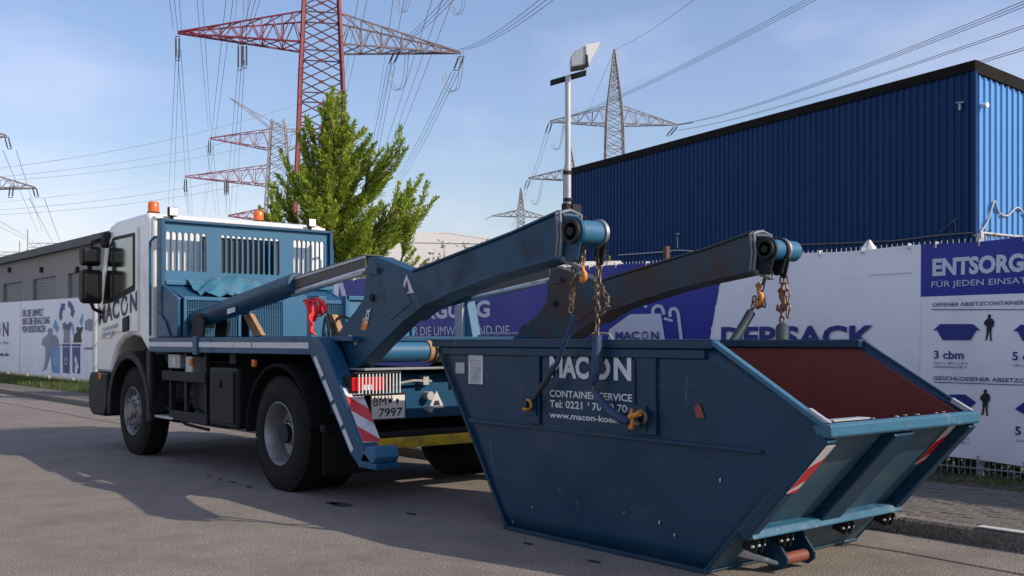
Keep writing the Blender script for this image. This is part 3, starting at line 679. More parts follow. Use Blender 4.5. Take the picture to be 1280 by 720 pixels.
# mesh box further back (right half)
tp('tool_cage', MB().box(5.3, 6.05, 9.0, 9.04, 1.44, 1.80), m_mesh, .004)
tp('tool_cage_frame', MB().box(5.27, 6.08, 8.97, 9.06, 1.80, 1.84).box(5.26, 5.30, 8.97, 9.06, 1.44, 1.84).box(6.05, 6.09, 8.97, 9.06, 1.44, 1.84), m_blueL, .004)
tp('gusset_plate', MB().loop([(5.2, 10.2, 1.44), (5.2, 10.2, 2.02), (5.75, 10.2, 1.75), (5.75, 10.2, 1.44)], (0, .03, 0)), m_blueL, .004)

# ---- chassis, deck
tp('chassis_rail', MB().box(5.2, 5.3, 7.8, 13.6, .82, 1.12), m_dark, .01); tp('chassis_rail', MB().box(6.0, 6.1, 7.8, 13.6, .82, 1.12), m_dark, .01)
tp('deck_plate', MB().box(T0+.10, T1-.10, 7.6, 11.98, 1.39, 1.43), m_blue, .004)
rail = [(12.02, 1.26), (12.02, 1.425), (8.02, 1.425), (7.90, 1.30), (8.02, 1.27)]
for x0, x1 in ((T0-.01, T0+.10), (T1-.10, T1+.01)): tp('side_rail', MB().prism(rail, x0, x1), m_blue, .008)
tp('cross_member', MB().box(T0+.1, T1-.1, 11.6, 11.8, 1.15, 1.39), m_dark, .01); tp('cross_member', MB().box(T0+.1, T1-.1, 9.9, 10.05, 1.15, 1.39), m_dark, .01)
for y0, y1 in ((10.72, 12.0), (9.30, 10.56), (8.16, 9.28)):
    tp('reflective_strip', MB().box(T0-.014, T0-.008, y0, y1, 1.325, 1.378), m_retro, 0)
tp('rail_clamp', MB().box(T0-.03, T0+.02, 10.58, 10.70, 1.24, 1.44), m_blue, .01)
# tall post and boards between locker and arm
tp('support_post', MB().box(T0+.10, T0+.26, 8.32, 8.40, 1.42, 1.80), m_blueL, .006)
# ---- stabiliser leg (near and far)
leg = [(8.10, 1.42), (7.96, 1.42), (7.84, 1.32), (7.22, .50), (7.10, .42), (7.12, .38), (7.32, .38), (7.44, .46), (8.12, 1.27)]
for i, (x0, x1) in enumerate(((T0-.02, T0+.14), (T1-.14, T1+.02))):
    l_ = tp('stabiliser_leg', MB().prism(leg, x0, x1), m_blue, .012)
    if i == 0:
        a = Vector((x0-.006, 8.04, 1.27)); b = Vector((x0-.006, 7.38, .47))
        for q in range(4):
            p0 = a.lerp(b, q/4+.02); p1 = a.lerp(b, (q+1)/4-.02); w = Vector((0, .022, -.012))
            build('reflective_strip', MB().loop([p0-w, p0+w, p1+w, p1-w], (.004, 0, 0)), m_retro, l_)
    build('stabiliser_foot', MB().box(x0-.01, x1+.08, 7.02, 7.30, .36, .41), m_blue, l_, .01)
    build('foot_plate', MB().prism([(7.08, .41), (7.04, .46), (7.08, .54), (7.18, .54), (7.28, .41)], x0+.0, x1+.07), m_blueL, l_, .008)
# red/white warning plate on the leg
def LF(x, f, e=0.): return Vector((x, 7.84-.62*f-.80*e, 1.32-.82*f+.60*e))
wp = tp('warning_plate', MB().loop([LF(T0+.0, .40, .004), LF(T0+.17, .40, .004), LF(T0+.17, .93, .004), LF(T0+.0, .93, .004)], (0, -.003, .003)), m_retro, .0)
for f in (.50, .80):
    f1, f2 = min(.93, f+.11), min(.93, f+.26); build('red_stripe', MB().loop([LF(T0+.0, f-.03, .009), LF(T0+.17, f1, .009), LF(T0+.17, f2, .009), LF(T0+.0, min(f+.12, .93), .009)], (0, -.001, .001)), m_red, wp)

# ---- wheels
def tyre_mb(c, x0, x1, R_=.53, r_=.29, n=56, tread=True):
    d = x1-x0
    prof = [(0.02, r_), (0.0, r_+.03), (-.0, r_+.10), (.008, R_-.06), (.03, R_-.018), (.05, R_), (d-.05, R_), (d-.03, R_-.018), (d-.008, R_-.06), (d, r_+.1), (d-.02, r_)]
    mb = MB().lathe([(x0+a, r) for a, r in prof], c, 'x', n)
    if tread:
        for i in range(n):
            a = 2*math.pi*i/n; u, v = math.cos(a), math.sin(a); tx, ty = -v, u
            for s0, s1, sh in ((.03, .10, .01), (.115, d-.115, -.01), (d-.10, d-.03, .01)):
                if s1 <= s0: continue
                vs = []
                for x in (x0+s0, x0+s1):
                    for w in (-.021, .021):
                        for rr in (R_-.012, R_+.008): vs.append((c[0]+x, c[1]+u*rr+tx*(w+sh), c[2]+v*rr+ty*(w+sh)))
                mb.add(vs, [(0, 1, 3, 2), (4, 6, 7, 5), (0, 4, 5, 1), (2, 3, 7, 6), (1, 5, 7, 3)])
    return mb
def wheel(y, xo, s, front):
    """xo outer face of the tyre, s=+1 wheel extends towards +x"""
    w = tp('wheel', MB().cyl((xo+s*.05, y, WR), (xo+s*.5, y, WR), .09, n=16), m_dark, 0, smooth=40)
    if s < 0: X = lambda a: -a
    else: X = lambda a: a
    def LM(prof, n=32): return MB().lathe([(X(a), r) for a, r in prof], (xo, y, WR), 'x', n)
    a_, b_ = (0, .29) if s > 0 else (-.29, 0)
    build('tyre', tyre_mb((xo, y, WR), a_, b_), m_rubber, w, 0, smooth=35)
    build('rim', LM([(.012, .292), (.004, .297), (.0, .290), (.02, .275), (.05, .265), (.12, .25) if not front else (.06, .262), (.17, .245) if not front else (.075, .25)], 40), m_rimg, w, 0, smooth=50)
    if front:
        build('wheel_disc', LM([(.075, .25), (.055, .23), (.03, .19), (.012, .165), (.008, .13), (.012, .11), (-.03, .10), (-.045, .085), (-.05, .001)], 40), m_rimd, w, 0, smooth=40)
        for k in range(10):
            a = 2*math.pi*k/10; c = Vector((xo+X(.0), y+.145*math.cos(a), WR+.145*math.sin(a)))
            build('wheel_nut', MB().cyl(c+Vector((X(.015), 0, 0)), c+Vector((X(-.03), 0, 0)), .016, .013, n=6), m_steel, w)
        for k in range(10):
            a = 2*math.pi*(k+.5)/10; c = Vector((xo+X(.028), y+.205*math.cos(a), WR+.205*math.sin(a)))
            build('wheel_opening', MB().cyl(c+Vector((X(.01), 0, 0)), c+Vector((X(-.004), 0, 0)), .024, n=12), m_inkb, w)
    else:
        build('wheel_disc', LM([(.17, .245), (.185, .22), (.195, .17), (.20, .12), (.17, .11), (.10, .10), (.09, .08), (.085, .001)], 40), m_rimg, w, 0, smooth=40)
        for k in range(10):
            a = 2*math.pi*k/10; c = Vector((xo+X(.195), y+.145*math.cos(a), WR+.145*math.sin(a)))
            build('wheel_nut', MB().cyl(c, c+Vector((X(-.035), 0, 0)), .016, .013, n=6), m_steel, w)
        for k in range(8):
            a = 2*math.pi*(k+.5)/8; c = Vector((xo+X(.188), y+.2*math.cos(a), WR+.2*math.sin(a)))
            build('wheel_opening', MB().cyl(c+Vector((X(.01), 0, 0)), c+Vector((X(-.006), 0, 0)), .028, n=12), m_inkb, w)
        a2, b2 = (.33, .62) if s > 0 else (-.62, -.33)
        build('inner_tyre', tyre_mb((xo, y, WR), a2, b2, n=40, tread=False), m_rubber, w, 0, smooth=35)
    return w
wheel(FY_, T0+.03, 1, True); wheel(FY_, T1-.03, -1, True); wheel(RY_, T0, 1, False); wheel(RY_, T1, -1, False)
tp('rear_axle', MB().cyl((T0+.4, RY_, WR), (T1-.4, RY_, WR), .10, n=16).lathe([(-.2, .1), (-.1, .2), (.1, .2), (.2, .1)], (TC, RY_, WR), 'x', 20), m_dark, 0, smooth=40)
tp('front_axle', MB().cyl((T0+.2, FY_, WR-.05), (T1-.2, FY_, WR-.05), .07, n=12), m_dark, 0, smooth=40)
for x0, x1 in ((T0-.02, T0+.60), (T1-.60, T1+.02)):
    tp('rear_mudguard', arch(RY_, WR, .62, .655, -2, 172, x0, x1, 22), m_guardp, .006, smooth=40)
    tp('mudflap', MB().box(x0+.03, x1-.04, 7.93, 7.95, .22, .62), m_rubber, .006)
    tp('mudflap_bracket', MB().box(x0+.03, x1-.04, 7.95, 7.99, .60, .66), m_black, .004)
# ---- things hung under the deck, near side
tp('tool_box', MB().box(T0+.04, T0+.5, 9.72, 10.42, .50, 1.12), m_black, .03)
tp('tool_box_lid', MB().box(T0+.02, T0+.04, 9.78, 10.36, .55, 1.08), m_dark, .012)
tp('tool_box_lock', MB().cyl((T0+.0, 10.1, .95), (T0+.03, 10.1, .95), .04, n=12), m_dark, 0)
tp('battery_box', MB().box(T0+.16, T0+.5, 10.62, 11.15, .62, 1.02), m_dark, .02)
tp('air_tank', MB().cyl((T0+.34, 11.2, .78), (T0+.34, 11.9, .78), .13, n=20), m_dark, .01, smooth=40)
tp('air_tank', MB().cyl((T0+.30, 10.5, .55), (T0+.30, 11.2, .55), .11, n=20), m_black, .01, smooth=40)
tp('underrun_guard', MB().box(T0+.03, T0+.07, 10.50, 11.72, .94, 1.05), m_dark, .008)
tp('underrun_guard', MB().box(T0+.03, T0+.07, 10.46, 11.50, .50, .61), m_dark, .008)
tp('guard_bracket', MB().box(T0+.07, T0+.12, 10.56, 10.62, .5, 1.26).box(T0+.07, T0+.12, 11.1, 11.16, .5, 1.26).box(T0+.1, T0+.16, 11.62, 11.68, .6, 1.26), m_black, .006)
tp('step_plate', MB().box(T0+.02, T0+.28, 11.38, 11.92, .50, .53), m_galv, .006)
tp('control_box', MB().box(T0+.08, T0+.22, 11.32, 11.66, 1.08, 1.24), m_galv, .01)
bx = tp('valve_box', MB().box(T0+.06, T0+.22, 10.92, 11.10, 1.00, 1.22), m_galv, .01)
tp('marker_lamp', MB().box(T0+.03, T0+.06, 10.86, 10.93, 1.12, 1.20), m_lens, .006); tp('marker_lamp', MB().box(T0+.02, T0+.05, 9.30, 9.37, 1.14, 1.21), m_lens, .006)
tp('air_line', MB().tube([(T0+.2, 11.9, 1.1), (T0+.18, 11.6, .9), (T0+.22, 11.4, .85), (T0+.3, 11.2, .95)], .012, 6).tube([(T0+.2, 10.5, .9), (T0+.2, 10.9, .72), (T0+.22, 11.3, .7), (T0+.2, 11.7, .8)], .015, 6).tube([(T0+.15, 11.9, .62), (T0+.15, 11.3, .45), (T0+.2, 10.8, .42)], .02, 6), m_hyd, 0, smooth=40)
tp('gearbox', MB().box(5.35, 5.95, 10.3, 12.0, .5, .95), m_dark, .05)
tp('fuel_tank', MB().box(T1-.55, T1-.05, 9.8, 11.6, .45, 1.05), m_dark, .05)
tp('number_tag', MB().box(T0+.074, T0+.078, 11.42, 11.50, 1.12, 1.20), m_plate, 0)

# ---- rear end
m_steelb = mat('dirty_grey_steel', (.2, .22, .24), .6, var=.3, dirt=.6, dcol=(.1, .1, .1), dscale=4)
_before = set(truck.children)
RYR = 6.95
tp('rear_plate', MB().box(T0+.16, T1-.16, 7.08, 7.12, .70, 1.10), m_blue, .008)
tp('rear_shelf', MB().box(T0+.16, T1-.16, 6.90, 7.3, 1.14, 1.16), m_steelb, .006)
tp('rear_cross_beam', MB().box(T0+.14, T1-.14, 7.12, 7.45, .75, 1.13), m_dark, .01)
tp('arm_shaft', MB().cyl((T0+.2, 7.62, 1.30), (T1-.2, 7.62, 1.30), .085, n=24), m_blueL, .006, smooth=40)
tp('shaft_collar', MB().cyl((5.28, 7.62, 1.30), (5.46, 7.62, 1.30), .098, n=24), m_wood, .004, smooth=40)
tp('shaft_ring', MB().cyl((5.33, 7.62, 1.30), (5.345, 7.62, 1.30), .108, n=24).cyl((5.37, 7.62, 1.30), (5.385, 7.62, 1.30), .108, n=24), m_dark, 0, smooth=40)
tp('upper_cross_beam', MB().box(T0+.2, T1-.2, 7.76, 7.95, 1.22, 1.42), m_blueL, .01)
for sgn, x0 in ((1, T0+.04), (-1, T1-.04-.42)):
    tl = tp('tail_light', MB().box(x0, x0+.42, 6.93, 7.06, .955, 1.10), m_black, .01)
    build('red_lens', MB().box(x0+.01, x0+.33, 6.918, 6.932, .97, 1.085), m_redlens, tl, .004)
    build('clear_lens', MB().box(x0+.12, x0+.20, 6.912, 6.919, .975, 1.02), m_lampw, tl, .003)
    for q in range(13):
        xx = x0+.06+q*.034; build('guard_bar', MB().cyl((xx, 6.89, .945), (xx, 6.89, 1.115), .0065, n=6), m_lampw, tl)
    build('guard_frame', MB().box(x0+.0, x0+.48, 6.88, 6.90, 1.115, 1.13).box(x0+.0, x0+.48, 6.88, 6.90, .93, .945), m_dark, tl, .003)
pl_ = tp('number_plate', MB().box(4.76, 5.10, 6.965, 6.98, .72, .92), m_plate, .003)
t = MB(); text_mb(t, 'BM', (4.775, 6.962, .835), (1, 0, 0), UP, .13, .07, 0); text_mb(t, '7997', (4.83, 6.962, .74), (1, 0, 0), UP, .24, .07, .012)
t.cyl((4.945, 6.963, .872), (4.945, 6.961, .872), .018, n=12).cyl((5.02, 6.963, .875), (5.02, 6.961, .875), .016, n=12).box(5.015, 5.025, 6.961, 6.963, .84, .865)
build('lettering', t, m_inkb, pl_)
tp('plate_holder', MB().box(4.74, 5.12, 6.981, 7.0, .70, .94).box(4.85, 4.95, 7.0, 7.12, .78, .9), m_dark, .004)
wt = tp('warning_triangle', MB().prism([(5.42, .78), (5.60, .78), (5.51, .94)], 7.066, 7.076, 'y'), m_retro, .002)
build('black_symbol', MB().prism([(5.475, .81), (5.545, .81), (5.53, .85), (5.49, .85)], 7.060, 7.065, 'y'), m_inkb, wt)
tp('socket', MB().cyl((5.33, 7.0, .9), (5.33, 7.09, .9), .04, n=14).cyl((5.33, 7.0, .78), (5.33, 7.09, .78), .03, n=14), m_galv, 0, smooth=40)
tp('hose_coupling', MB().tube([(5.0, 7.02, 1.02), (5.15, 7.0, 1.04), (5.35, 7.02, 1.03)], .012, 6).box(5.25, 5.31, 7.0, 7.08, 1.0, 1.08), m_galv, 0, smooth=40)
tp('notice_sticker', MB().box(5.62, 5.74, 7.0, 7.008, 1.0, 1.12), m_retro, 0)
tp('underrun_bar', MB().box(T0+.14, T1-.14, 6.98, 7.10, .55, .60), m_dark, .01)
ub = tp('bumper_bar', MB().box(T0+.16, T1-.16, 6.95, 7.05, .455, .55), m_yellow, .012)
for k in truck.children:
    if k not in _before and k.name.split('.')[0] not in ('arm_shaft', 'shaft_collar', 'shaft_ring', 'upper_cross_beam'): k.location.y += .60
    if k not in _before and k.name.split('.')[0] in ('number_plate', 'plate_holder', 'warning_triangle'): k.location.x -= .07

# ---- lifting arms. outline measured on the near arm's outer face
AX0, AX1 = T0+.18, T0+.34
apx = [(426, 463), (416, 460), (410, 450), (411, 436), (418, 422), (432, 402), (444, 388), (454, 372), (457, 340), (460, 321.5), (470, 320.5), (516, 339.5), (640, 291.5), (699, 265), (704, 265.5), (704, 321), (690, 324), (640, 338), (600, 351), (556, 369), (532, 380), (508, 399), (474, 432), (456, 452), (444, 461)]
apoly = [(p.y, p.z) for p in (onx(a, b, AX0) for a, b in apx)]
HS, HZ = 4.956, 2.11   # head shaft
def arm(x0, x1, m, tube0, tube1, near):
    a = tp('lifting_arm', MB().prism(apoly, x0, x1), m, .014)
    # lower web that sticks out under the boom
    lo = [apoly[i] for i in range(15, 22)]
    web = lo+[(y, z+.05) for y, z in lo[::-1]]
    build('arm_flange', MB().prism([(y, z-.012) for y, z in lo]+[(y, z+.012) for y, z in lo[::-1]], x0-.02, x1+.03), m, a, .003)
    e = [apoly[i] for i in range(11, 14)]
    build('arm_top_flange', MB().prism([(y, z-.004) for y, z in e]+[(y, z+.014) for y, z in e[::-1]], x0-.012, x1+.012), m, a, .003)
    # doubler plates and pins
    P = lambda px, py: (onx(px, py, AX0).y, onx(px, py, AX0).z)
    build('doubler_plate', MB().prism([P(470, 328), P(463, 345), P(474, 343), P(479, 337)], x0-.008, x0+.002), m, a, .003)
    build('side_plate', MB().prism([P(474, 388), P(480, 360), P(505, 356), P(515, 378), P(490, 400)], x0-.006, x0+.002), m, a, .003)
    for px, py, r in ((466, 372, .03), (474, 338, .022), (427, 444, .05)):
        c = onx(px, py, AX0); build('pin', MB().cyl((x0-.02, c.y, c.z), (x1+.02, c.y, c.z), r, n=14), m_dark, a, 0, smooth=40)
    # head: clamp strap, hub, tube, ring
    for dy in (.10, .135):
        c = Vector((0, HS+dy, HZ)); lp = []
        build('clamp_strap', MB().tube([(x0-.016, HS+dy+.0, HZ-.16), (x0-.018, HS+dy-.02, HZ-.02), (x0-.016, HS+dy, HZ+.13), ((x0+x1)/2, HS+dy, HZ+.155), (x1+.016, HS+dy, HZ+.13), (x1+.016, HS+dy, HZ-.12), ((x0+x1)/2, HS+dy-.1, HZ-.23), (x0-.016, HS+dy, HZ-.16)], .011, 6), m_steelb, a, 0, smooth=40)
    chk = [(HS+.13, HZ+.11), (HS+.02, HZ+.105)]+[(HS-.098*math.sin(R(q)), HZ+.098*math.cos(R(q))) for q in range(10, 150, 14)]+[(HS-.03, HZ-.19), (HS+.02, HZ-.2), (HS+.13, HZ-.17)]
    build('head_cheek', MB().prism(chk, x0+.004, x0+.03), m_dark if not near else m_arm, a, .006)
    if not near: build('head_cheek', MB().prism(chk, x1-.03, x1-.004), m_dark, a, .006)
    build('head_tube', MB().cyl((x0+.0, HS, HZ), (tube1, HS, HZ), .082, n=28), m_blueL, a, .006, smooth=40)
    build('head_hub', MB().lathe([(0, .082), (-.02, .08), (-.02, .058), (.0, .055), (.0, .001)], (x0, HS, HZ), 'x', 28).cyl((x0-.022, HS, HZ), (x0, HS, HZ), .03, n=14), m_dark, a, 0, smooth=40)
    ring = [(-.004, .08), (-.004, .097), (.022, .097), (.022, .08)]
    build('tube_ring', MB().lathe(ring, ((tube1-.03) if near else (x1+.005), HS, HZ), 'x', 28, True), m_steel, a, 0, smooth=40)
    xa = (tube1-.028) if near else x1+.008
    build('chain_bracket', MB().loop([(xa, HS+.05, HZ-.03), (xa, HS-.085, HZ-.03), (xa, HS-.04, HZ-.21), (xa, HS+.01, HZ-.21)], (.02, 0, 0)), m_dark, a, .006)
    build('bolt', MB().cyl((x0+.09, HS-.02, HZ+.08), (x0+.09, HS-.03, HZ+.096), .012, n=8), m_dark, a)
    return a
A1 = arm(AX0, AX1, m_arm, AX1, 4.86, True)
A2 = arm(6.66, 6.85, m_armr, 6.85, 7.03, False)
# stickers on the near arm
st = build('warning_triangle', MB().loop([onx(508.5, 343, AX0-.002), onx(500, 368, AX0-.002), onx(517.5, 366, AX0-.002)], (-.003, 0, 0)), m_retro, A1)
build('black_symbol', MB().loop([onx(508.5, 350, AX0-.007), onx(505, 365, AX0-.007), onx(511, 365, AX0-.007)], (-.001, 0, 0)), m_inkb, st)
a_ = onx(450.5, 411, AX0-.006); b_ = onx(459, 386, AX0-.006); d = (b_-a_)
bd = build('maker_sticker', MB().loop([onx(451, 412, AX0-.003), onx(458, 413, AX0-.003), onx(461.5, 398, AX0-.003), onx(454, 397, AX0-.003)], (-.002, 0, 0)), m_orange, A1)
t = MB(); text_mb(t, 'VDL', onx(458.5, 407, AX0-.009), (onx(463, 385, AX0)-onx(458.5, 407, AX0)).normalized(), (onx(453, 405, AX0)-onx(458.5, 407, AX0)).normalized(), (onx(463, 385, AX0)-onx(458.5, 407, AX0)).length, .045, .05)
build('lettering', t, m_print, A1)
for px, py in ((438, 422), (444.5, 427.5)):
    c = onx(px, py, AX0-.002); build('round_sticker', MB().cyl(c, c+Vector((-.004, 0, 0)), .025, n=16), m_retro, A1)
    build('round_sticker_mark', MB().loop([c+Vector((-.005, .012, .014)), c+Vector((-.005, -.004, .014)), c+Vector((-.005, -.012, -.014)), c+Vector((-.005, .004, -.014))], (-.001, 0, 0)), m_inkb, A1)
# lift cylinders
def cylgrp(dx, m):
    P = lambda px, py: onx(px, py, T0+.24)+Vector((dx, 0, 0))
    c = tp('lift_cylinder', MB().cyl(P(241, 402), P(372, 354), .105, n=24), m, .01, smooth=40)
    build('cylinder_foot', MB().cyl(P(243, 401)+Vector((-.09, 0, 0)), P(243, 401)+Vector((.2, 0, 0)), .12, n=20), m_dark, c, .01, smooth=40)
    for xa, xb in ((T0+.37+dx, T0+.41+dx), (T0+.10+dx, T0+.13+dx)): build('foot_bracket', MB().prism([(10.75, 1.42), (11.05, 1.42), (11.0, 1.66), (10.85, 1.70), (10.7, 1.6)], xa, xb), m_dark, c, .006)
    q0, q1 = P(325, 368), P(459, 323.5)
    up = Vector((0, .02, .035)); cs = []
    a, b = P(325, 362), P(460, 320); n = Vector((0, 0, -1)); dd = (b-a)
    build('rod_guard', MB().loop([a+Vector((-.03, 0, 0)), b+Vector((-.03, 0, 0)), b+Vector((-.03, 0, -.105)), a+Vector((-.03, 0, -.10))], (.012, 0, 0)).loop([a+Vector((-.03, 0, .003)), b+Vector((-.03, 0, .003)), b+Vector((.15, 0, .003)), a+Vector((.15, 0, .003))], (0, 0, .012)), m_guard, c, .004)
    build('rod_guard_edge', MB().loop([a+Vector((-.036, 0, .003)), b+Vector((-.036, 0, .003)), b+Vector((-.036, 0, -.02)), a+Vector((-.036, 0, -.02))], (.005, 0, 0)), m_galv, c, .002)
    build('piston_rod', MB().cyl(P(366, 367), P(461, 337), .035, n=18), m_steel, c, 0, smooth=40)
    build('guard_strut', MB().cyl(P(350, 371)+Vector((-.02, 0, 0)), P(457, 342)+Vector((-.02, 0, 0)), .018, n=8), m_galv, c, 0, smooth=40)
    return c
m_guard = mat('worn_rod_guard', (.075, .066, .06), .6, var=.3, dirt=.7, dcol=(.13, .10, .075), dscale=6)
c1 = cylgrp(0, m_arm)
s_ = onx(287, 387, T0+.01); build('white_sticker', MB().loop([onx(284, 386.5, T0+.134), onx(294, 383.5, T0+.134), onx(294, 389.5, T0+.134), onx(284, 393, T0+.134)], (-.002, 0, 0)), m_retro, c1)
c = onx(253, 398, T0+.133); build('round_sticker', MB().cyl(c, c+Vector((-.004, 0, 0)), .03, n=16), m_retro, c1)
c2 = cylgrp(2.10, m_arm)
# bracket standing under the far cylinder
tp('cylinder_bracket', MB().box(6.74, 6.92, 9.02, 9.16, 1.43, 1.78).prism([(9.02, 1.43), (9.3, 1.43), (9.16, 1.78), (9.06, 1.78)], 6.92, 6.95), m_galv, .008)
tp('cylinder_bracket', MB().prism([(8.88, 1.43), (9.04, 1.43), (9.06, 1.78), (9.0, 1.84)], 6.78, 6.90), m_blueL, .006)
# hydraulic hoses
def arcpts(c, r, a0, a1, ax, n=14, sq=1.): return [Vector(c)+Vector(ax)*(r*math.cos(R(a0+(a1-a0)*i/n)))+Vector((0, 0, 1))*(r*sq*math.sin(R(a0+(a1-a0)*i/n))) for i in range(n+1)]
for k, (px, py, r) in enumerate(((402, 418, .13), (406, 420, .13))):
    c = onx(px, py, T0+.25+.05*k); tp('hydraulic_hose', MB().tube(arcpts(c+Vector((0, 0, .02)), r+.02*k, 200, -20, (0, -1, 0), sq=1.3), .013, 6), m_hyd, 0, smooth=40)
for k, (px, py, r) in enumerate(((660, 424, .14), (664, 424, .155))):
    c = onx(px, py, 6.9+.03*k); tp('hydraulic_hose', MB().tube(arcpts(c, r, 190, -10, (0, -1, 0), sq=1.1), .015, 6), m_hyd, 0, smooth=40)
tp('hydraulic_hose', MB().tube([(T0+.34, 8.6, 1.5), (T0+.36, 8.2, 1.62), (T0+.34, 7.9, 1.55), (T0+.3, 7.75, 1.4)], .014, 6), m_hyd, 0, smooth=40)
tp('far_hand_rail', MB().tube([(T1-.02, 8.9, 1.43), (T1-.02, 8.85, 1.47), (T1-.02, 6.9, 1.46), (T1-.02, 6.85, 1.40)], .012, 6), m_galv, 0, smooth=40)

# ---- loose gear lying on the truck
tarp = MB(); n = 26; mC = 12; vs = []
for j in range(mC+1):
    for i in range(n+1):
        u, v = i/n, j/mC; x = 4.72+1.05*u; y = 11.70-.48*v
        base = 2.04-.345*(11.74-y)+.02
        h = .12*math.exp(-((u-.52)/.33)**4)*math.sin(math.pi*min(1, v*1.1+.05))+.022*math.sin(u*23+v*6)+.016*math.sin(v*19+u*31)+.012*math.sin(u*51+v*13)
        vs.append((x+.015*math.sin(v*9), y+.02*math.sin(u*17), base+max(0.0, h+.035)))
tarp.add(vs, [(j*(n+1)+i, j*(n+1)+i+1, (j+1)*(n+1)+i+1, (j+1)*(n+1)+i) for j in range(mC) for i in range(n)])
tag(build('folded_tarpaulin', tarp, m_tarp, smooth=0), 'crumpled blue tarpaulin lying on the locker behind the cab', 'tarpaulin')
tag(build('wooden_board', MB().loop([onx(303, 394, T0+.45), onx(312, 392, T0+.45), onx(327, 419, T0+.45), onx(317, 421, T0+.45)], (.05, 0, 0)), m_wood, bevel=.004), 'short wooden board leaning on the deck under the lift cylinder', 'board')
tag(build('wooden_wedge', MB().loop([onx(407, 395, T0+.32), onx(415, 393, T0+.32), onx(424, 416, T0+.32), onx(416, 419, T0+.32)], (.06, 0, 0)), m_wood, bevel=.004), 'wooden wedge standing beside the black hoses', 'wedge')
sp_ = MB()
def ribbon(mb, pts, w):
    pts = [Vector(p) for p in pts]; vs = []
    for p in pts: vs += [p, p+Vector(w)]
    mb.add(vs, [(2*i, 2*i+1, 2*i+3, 2*i+2) for i in range(len(pts)-1)])
for (q, dx) in (([(378, 377), (380, 374), (386, 378), (388, 392), (386, 404), (388, 416)], 0), ([(384, 379), (389, 374), (397, 375), (400, 386), (398, 393)], -.02), ([(386, 375), (392, 379), (393, 392), (390, 402)], -.05), ([(381, 375), (383, 386), (388, 396)], -.04), ([(395, 376), (403, 381), (405, 390), (396, 396)], -.03), ([(388, 404), (386, 414), (391, 419)], -.01), ([(380, 378), (385, 388), (384, 399), (389, 408)], -.06), ([(390, 375), (399, 378), (396, 388), (391, 398)], -.07), ([(383, 375), (392, 372), (401, 377), (403, 384)], -.08)):
    ribbon(sp_, [onx(a, b, T0+.085+dx) for a, b in q], (.026, -.022, .004))
spo = tag(build('red_lashing_strap', sp_, m_redstrap, smooth=0), 'bundle of bright red webbing strap hung over the post', 'strap')
md = spo.modifiers.new('thick', 'SOLIDIFY'); md.thickness = .004

# ================================================================== THE SKIP
S0, S1 = 4.805, 6.435
skip = thing('skip_container', 'dark blue open skip with rusty red inside standing behind the truck', 'skip', ((S0+S1)/2, 5, 0))
def sp(name, mb, m, bevel=.006, parent=None, **k): return build(name, mb, m, parent or skip, bevel, **k)
FR, BR = (6.78, 1.37), (3.96, 1.37); EP = (3.20, .93); BB, BF = (4.02, .015), (5.91, .015)
wallp = [FR, BR, EP, BB, BF]
for x0, x1 in ((S0+.022, S0+.030), (S1-.030, S1-.022)):
    w = MB(); n = 24
    # gently dented sheet: fan grid between top edge and bottom edge
    def edge(u, top):
        if top:
            L = [(6.78, 1.37), (3.96, 1.37), (3.20, .93)]
        else: L = [(5.91, .015), (4.02, .015), (3.20, .93)]
        L = [Vector((0,)+p) for p in L]; d1 = (L[1]-L[0]).length; d2 = (L[2]-L[1]).length
        if top: f = .787
        else: f = .787
        return L[0].lerp(L[1], u/f) if u <= f else L[1].lerp(L[2], (u-f)/(1-f))
    vs = []; us = [i/n*.787 for i in range(n)]+[.787+(i/8)*.213 for i in range(9)]; m_ = 12
    for u in us:
        a, b = edge(u, True), edge(u, False)
        for j in range(m_+1):
            v = j/m_; p = a.lerp(b, v); q = math.sin(math.pi*v)*math.sin(math.pi*min(1, u*1.1)) if u < .9 else 0
            dent = q*(.013*math.sin(p.y*3.1+p.z*2)+.009*math.sin(p.y*7.3-p.z*5+1)*math.sin(p.z*4.1)+.006*math.sin(p.y*13+p.z*9)*math.sin(p.y*2.3-p.z*3))
            p.x = (x0+x1)/2+dent; vs.append(p.copy())
    K = m_+1
    w.add(vs, [(i*K+j, i*K+j+1, (i+1)*K+j+1, (i+1)*K+j) for i in range(len(us)-1) for j in range(m_)])
    o = sp('side_wall', w, m_skip, 0, smooth=0); s2 = o.modifiers.new('thick', 'SOLIDIFY'); s2.thickness = .006; s2.offset = 0
    inn = (x0+x1)/2+(.02 if x0 < 5 else -.02)
    sp('wall_lining', MB().prism([(6.74, 1.34), (3.98, 1.34), (3.23, .92), (4.04, .03), (5.89, .03)], inn-.002, inn+.002), m_rust, 0)
sp('floor', MB().box(S0+.02, S1-.02, 4.02, 5.91, .012, .03), m_rust, 0)
sp('front_end_wall', MB().prism([(6.78, 1.36), (6.765, 1.36), (5.90, .02), (5.915, .02)], S0+.02, S1-.02), m_skip, .002)
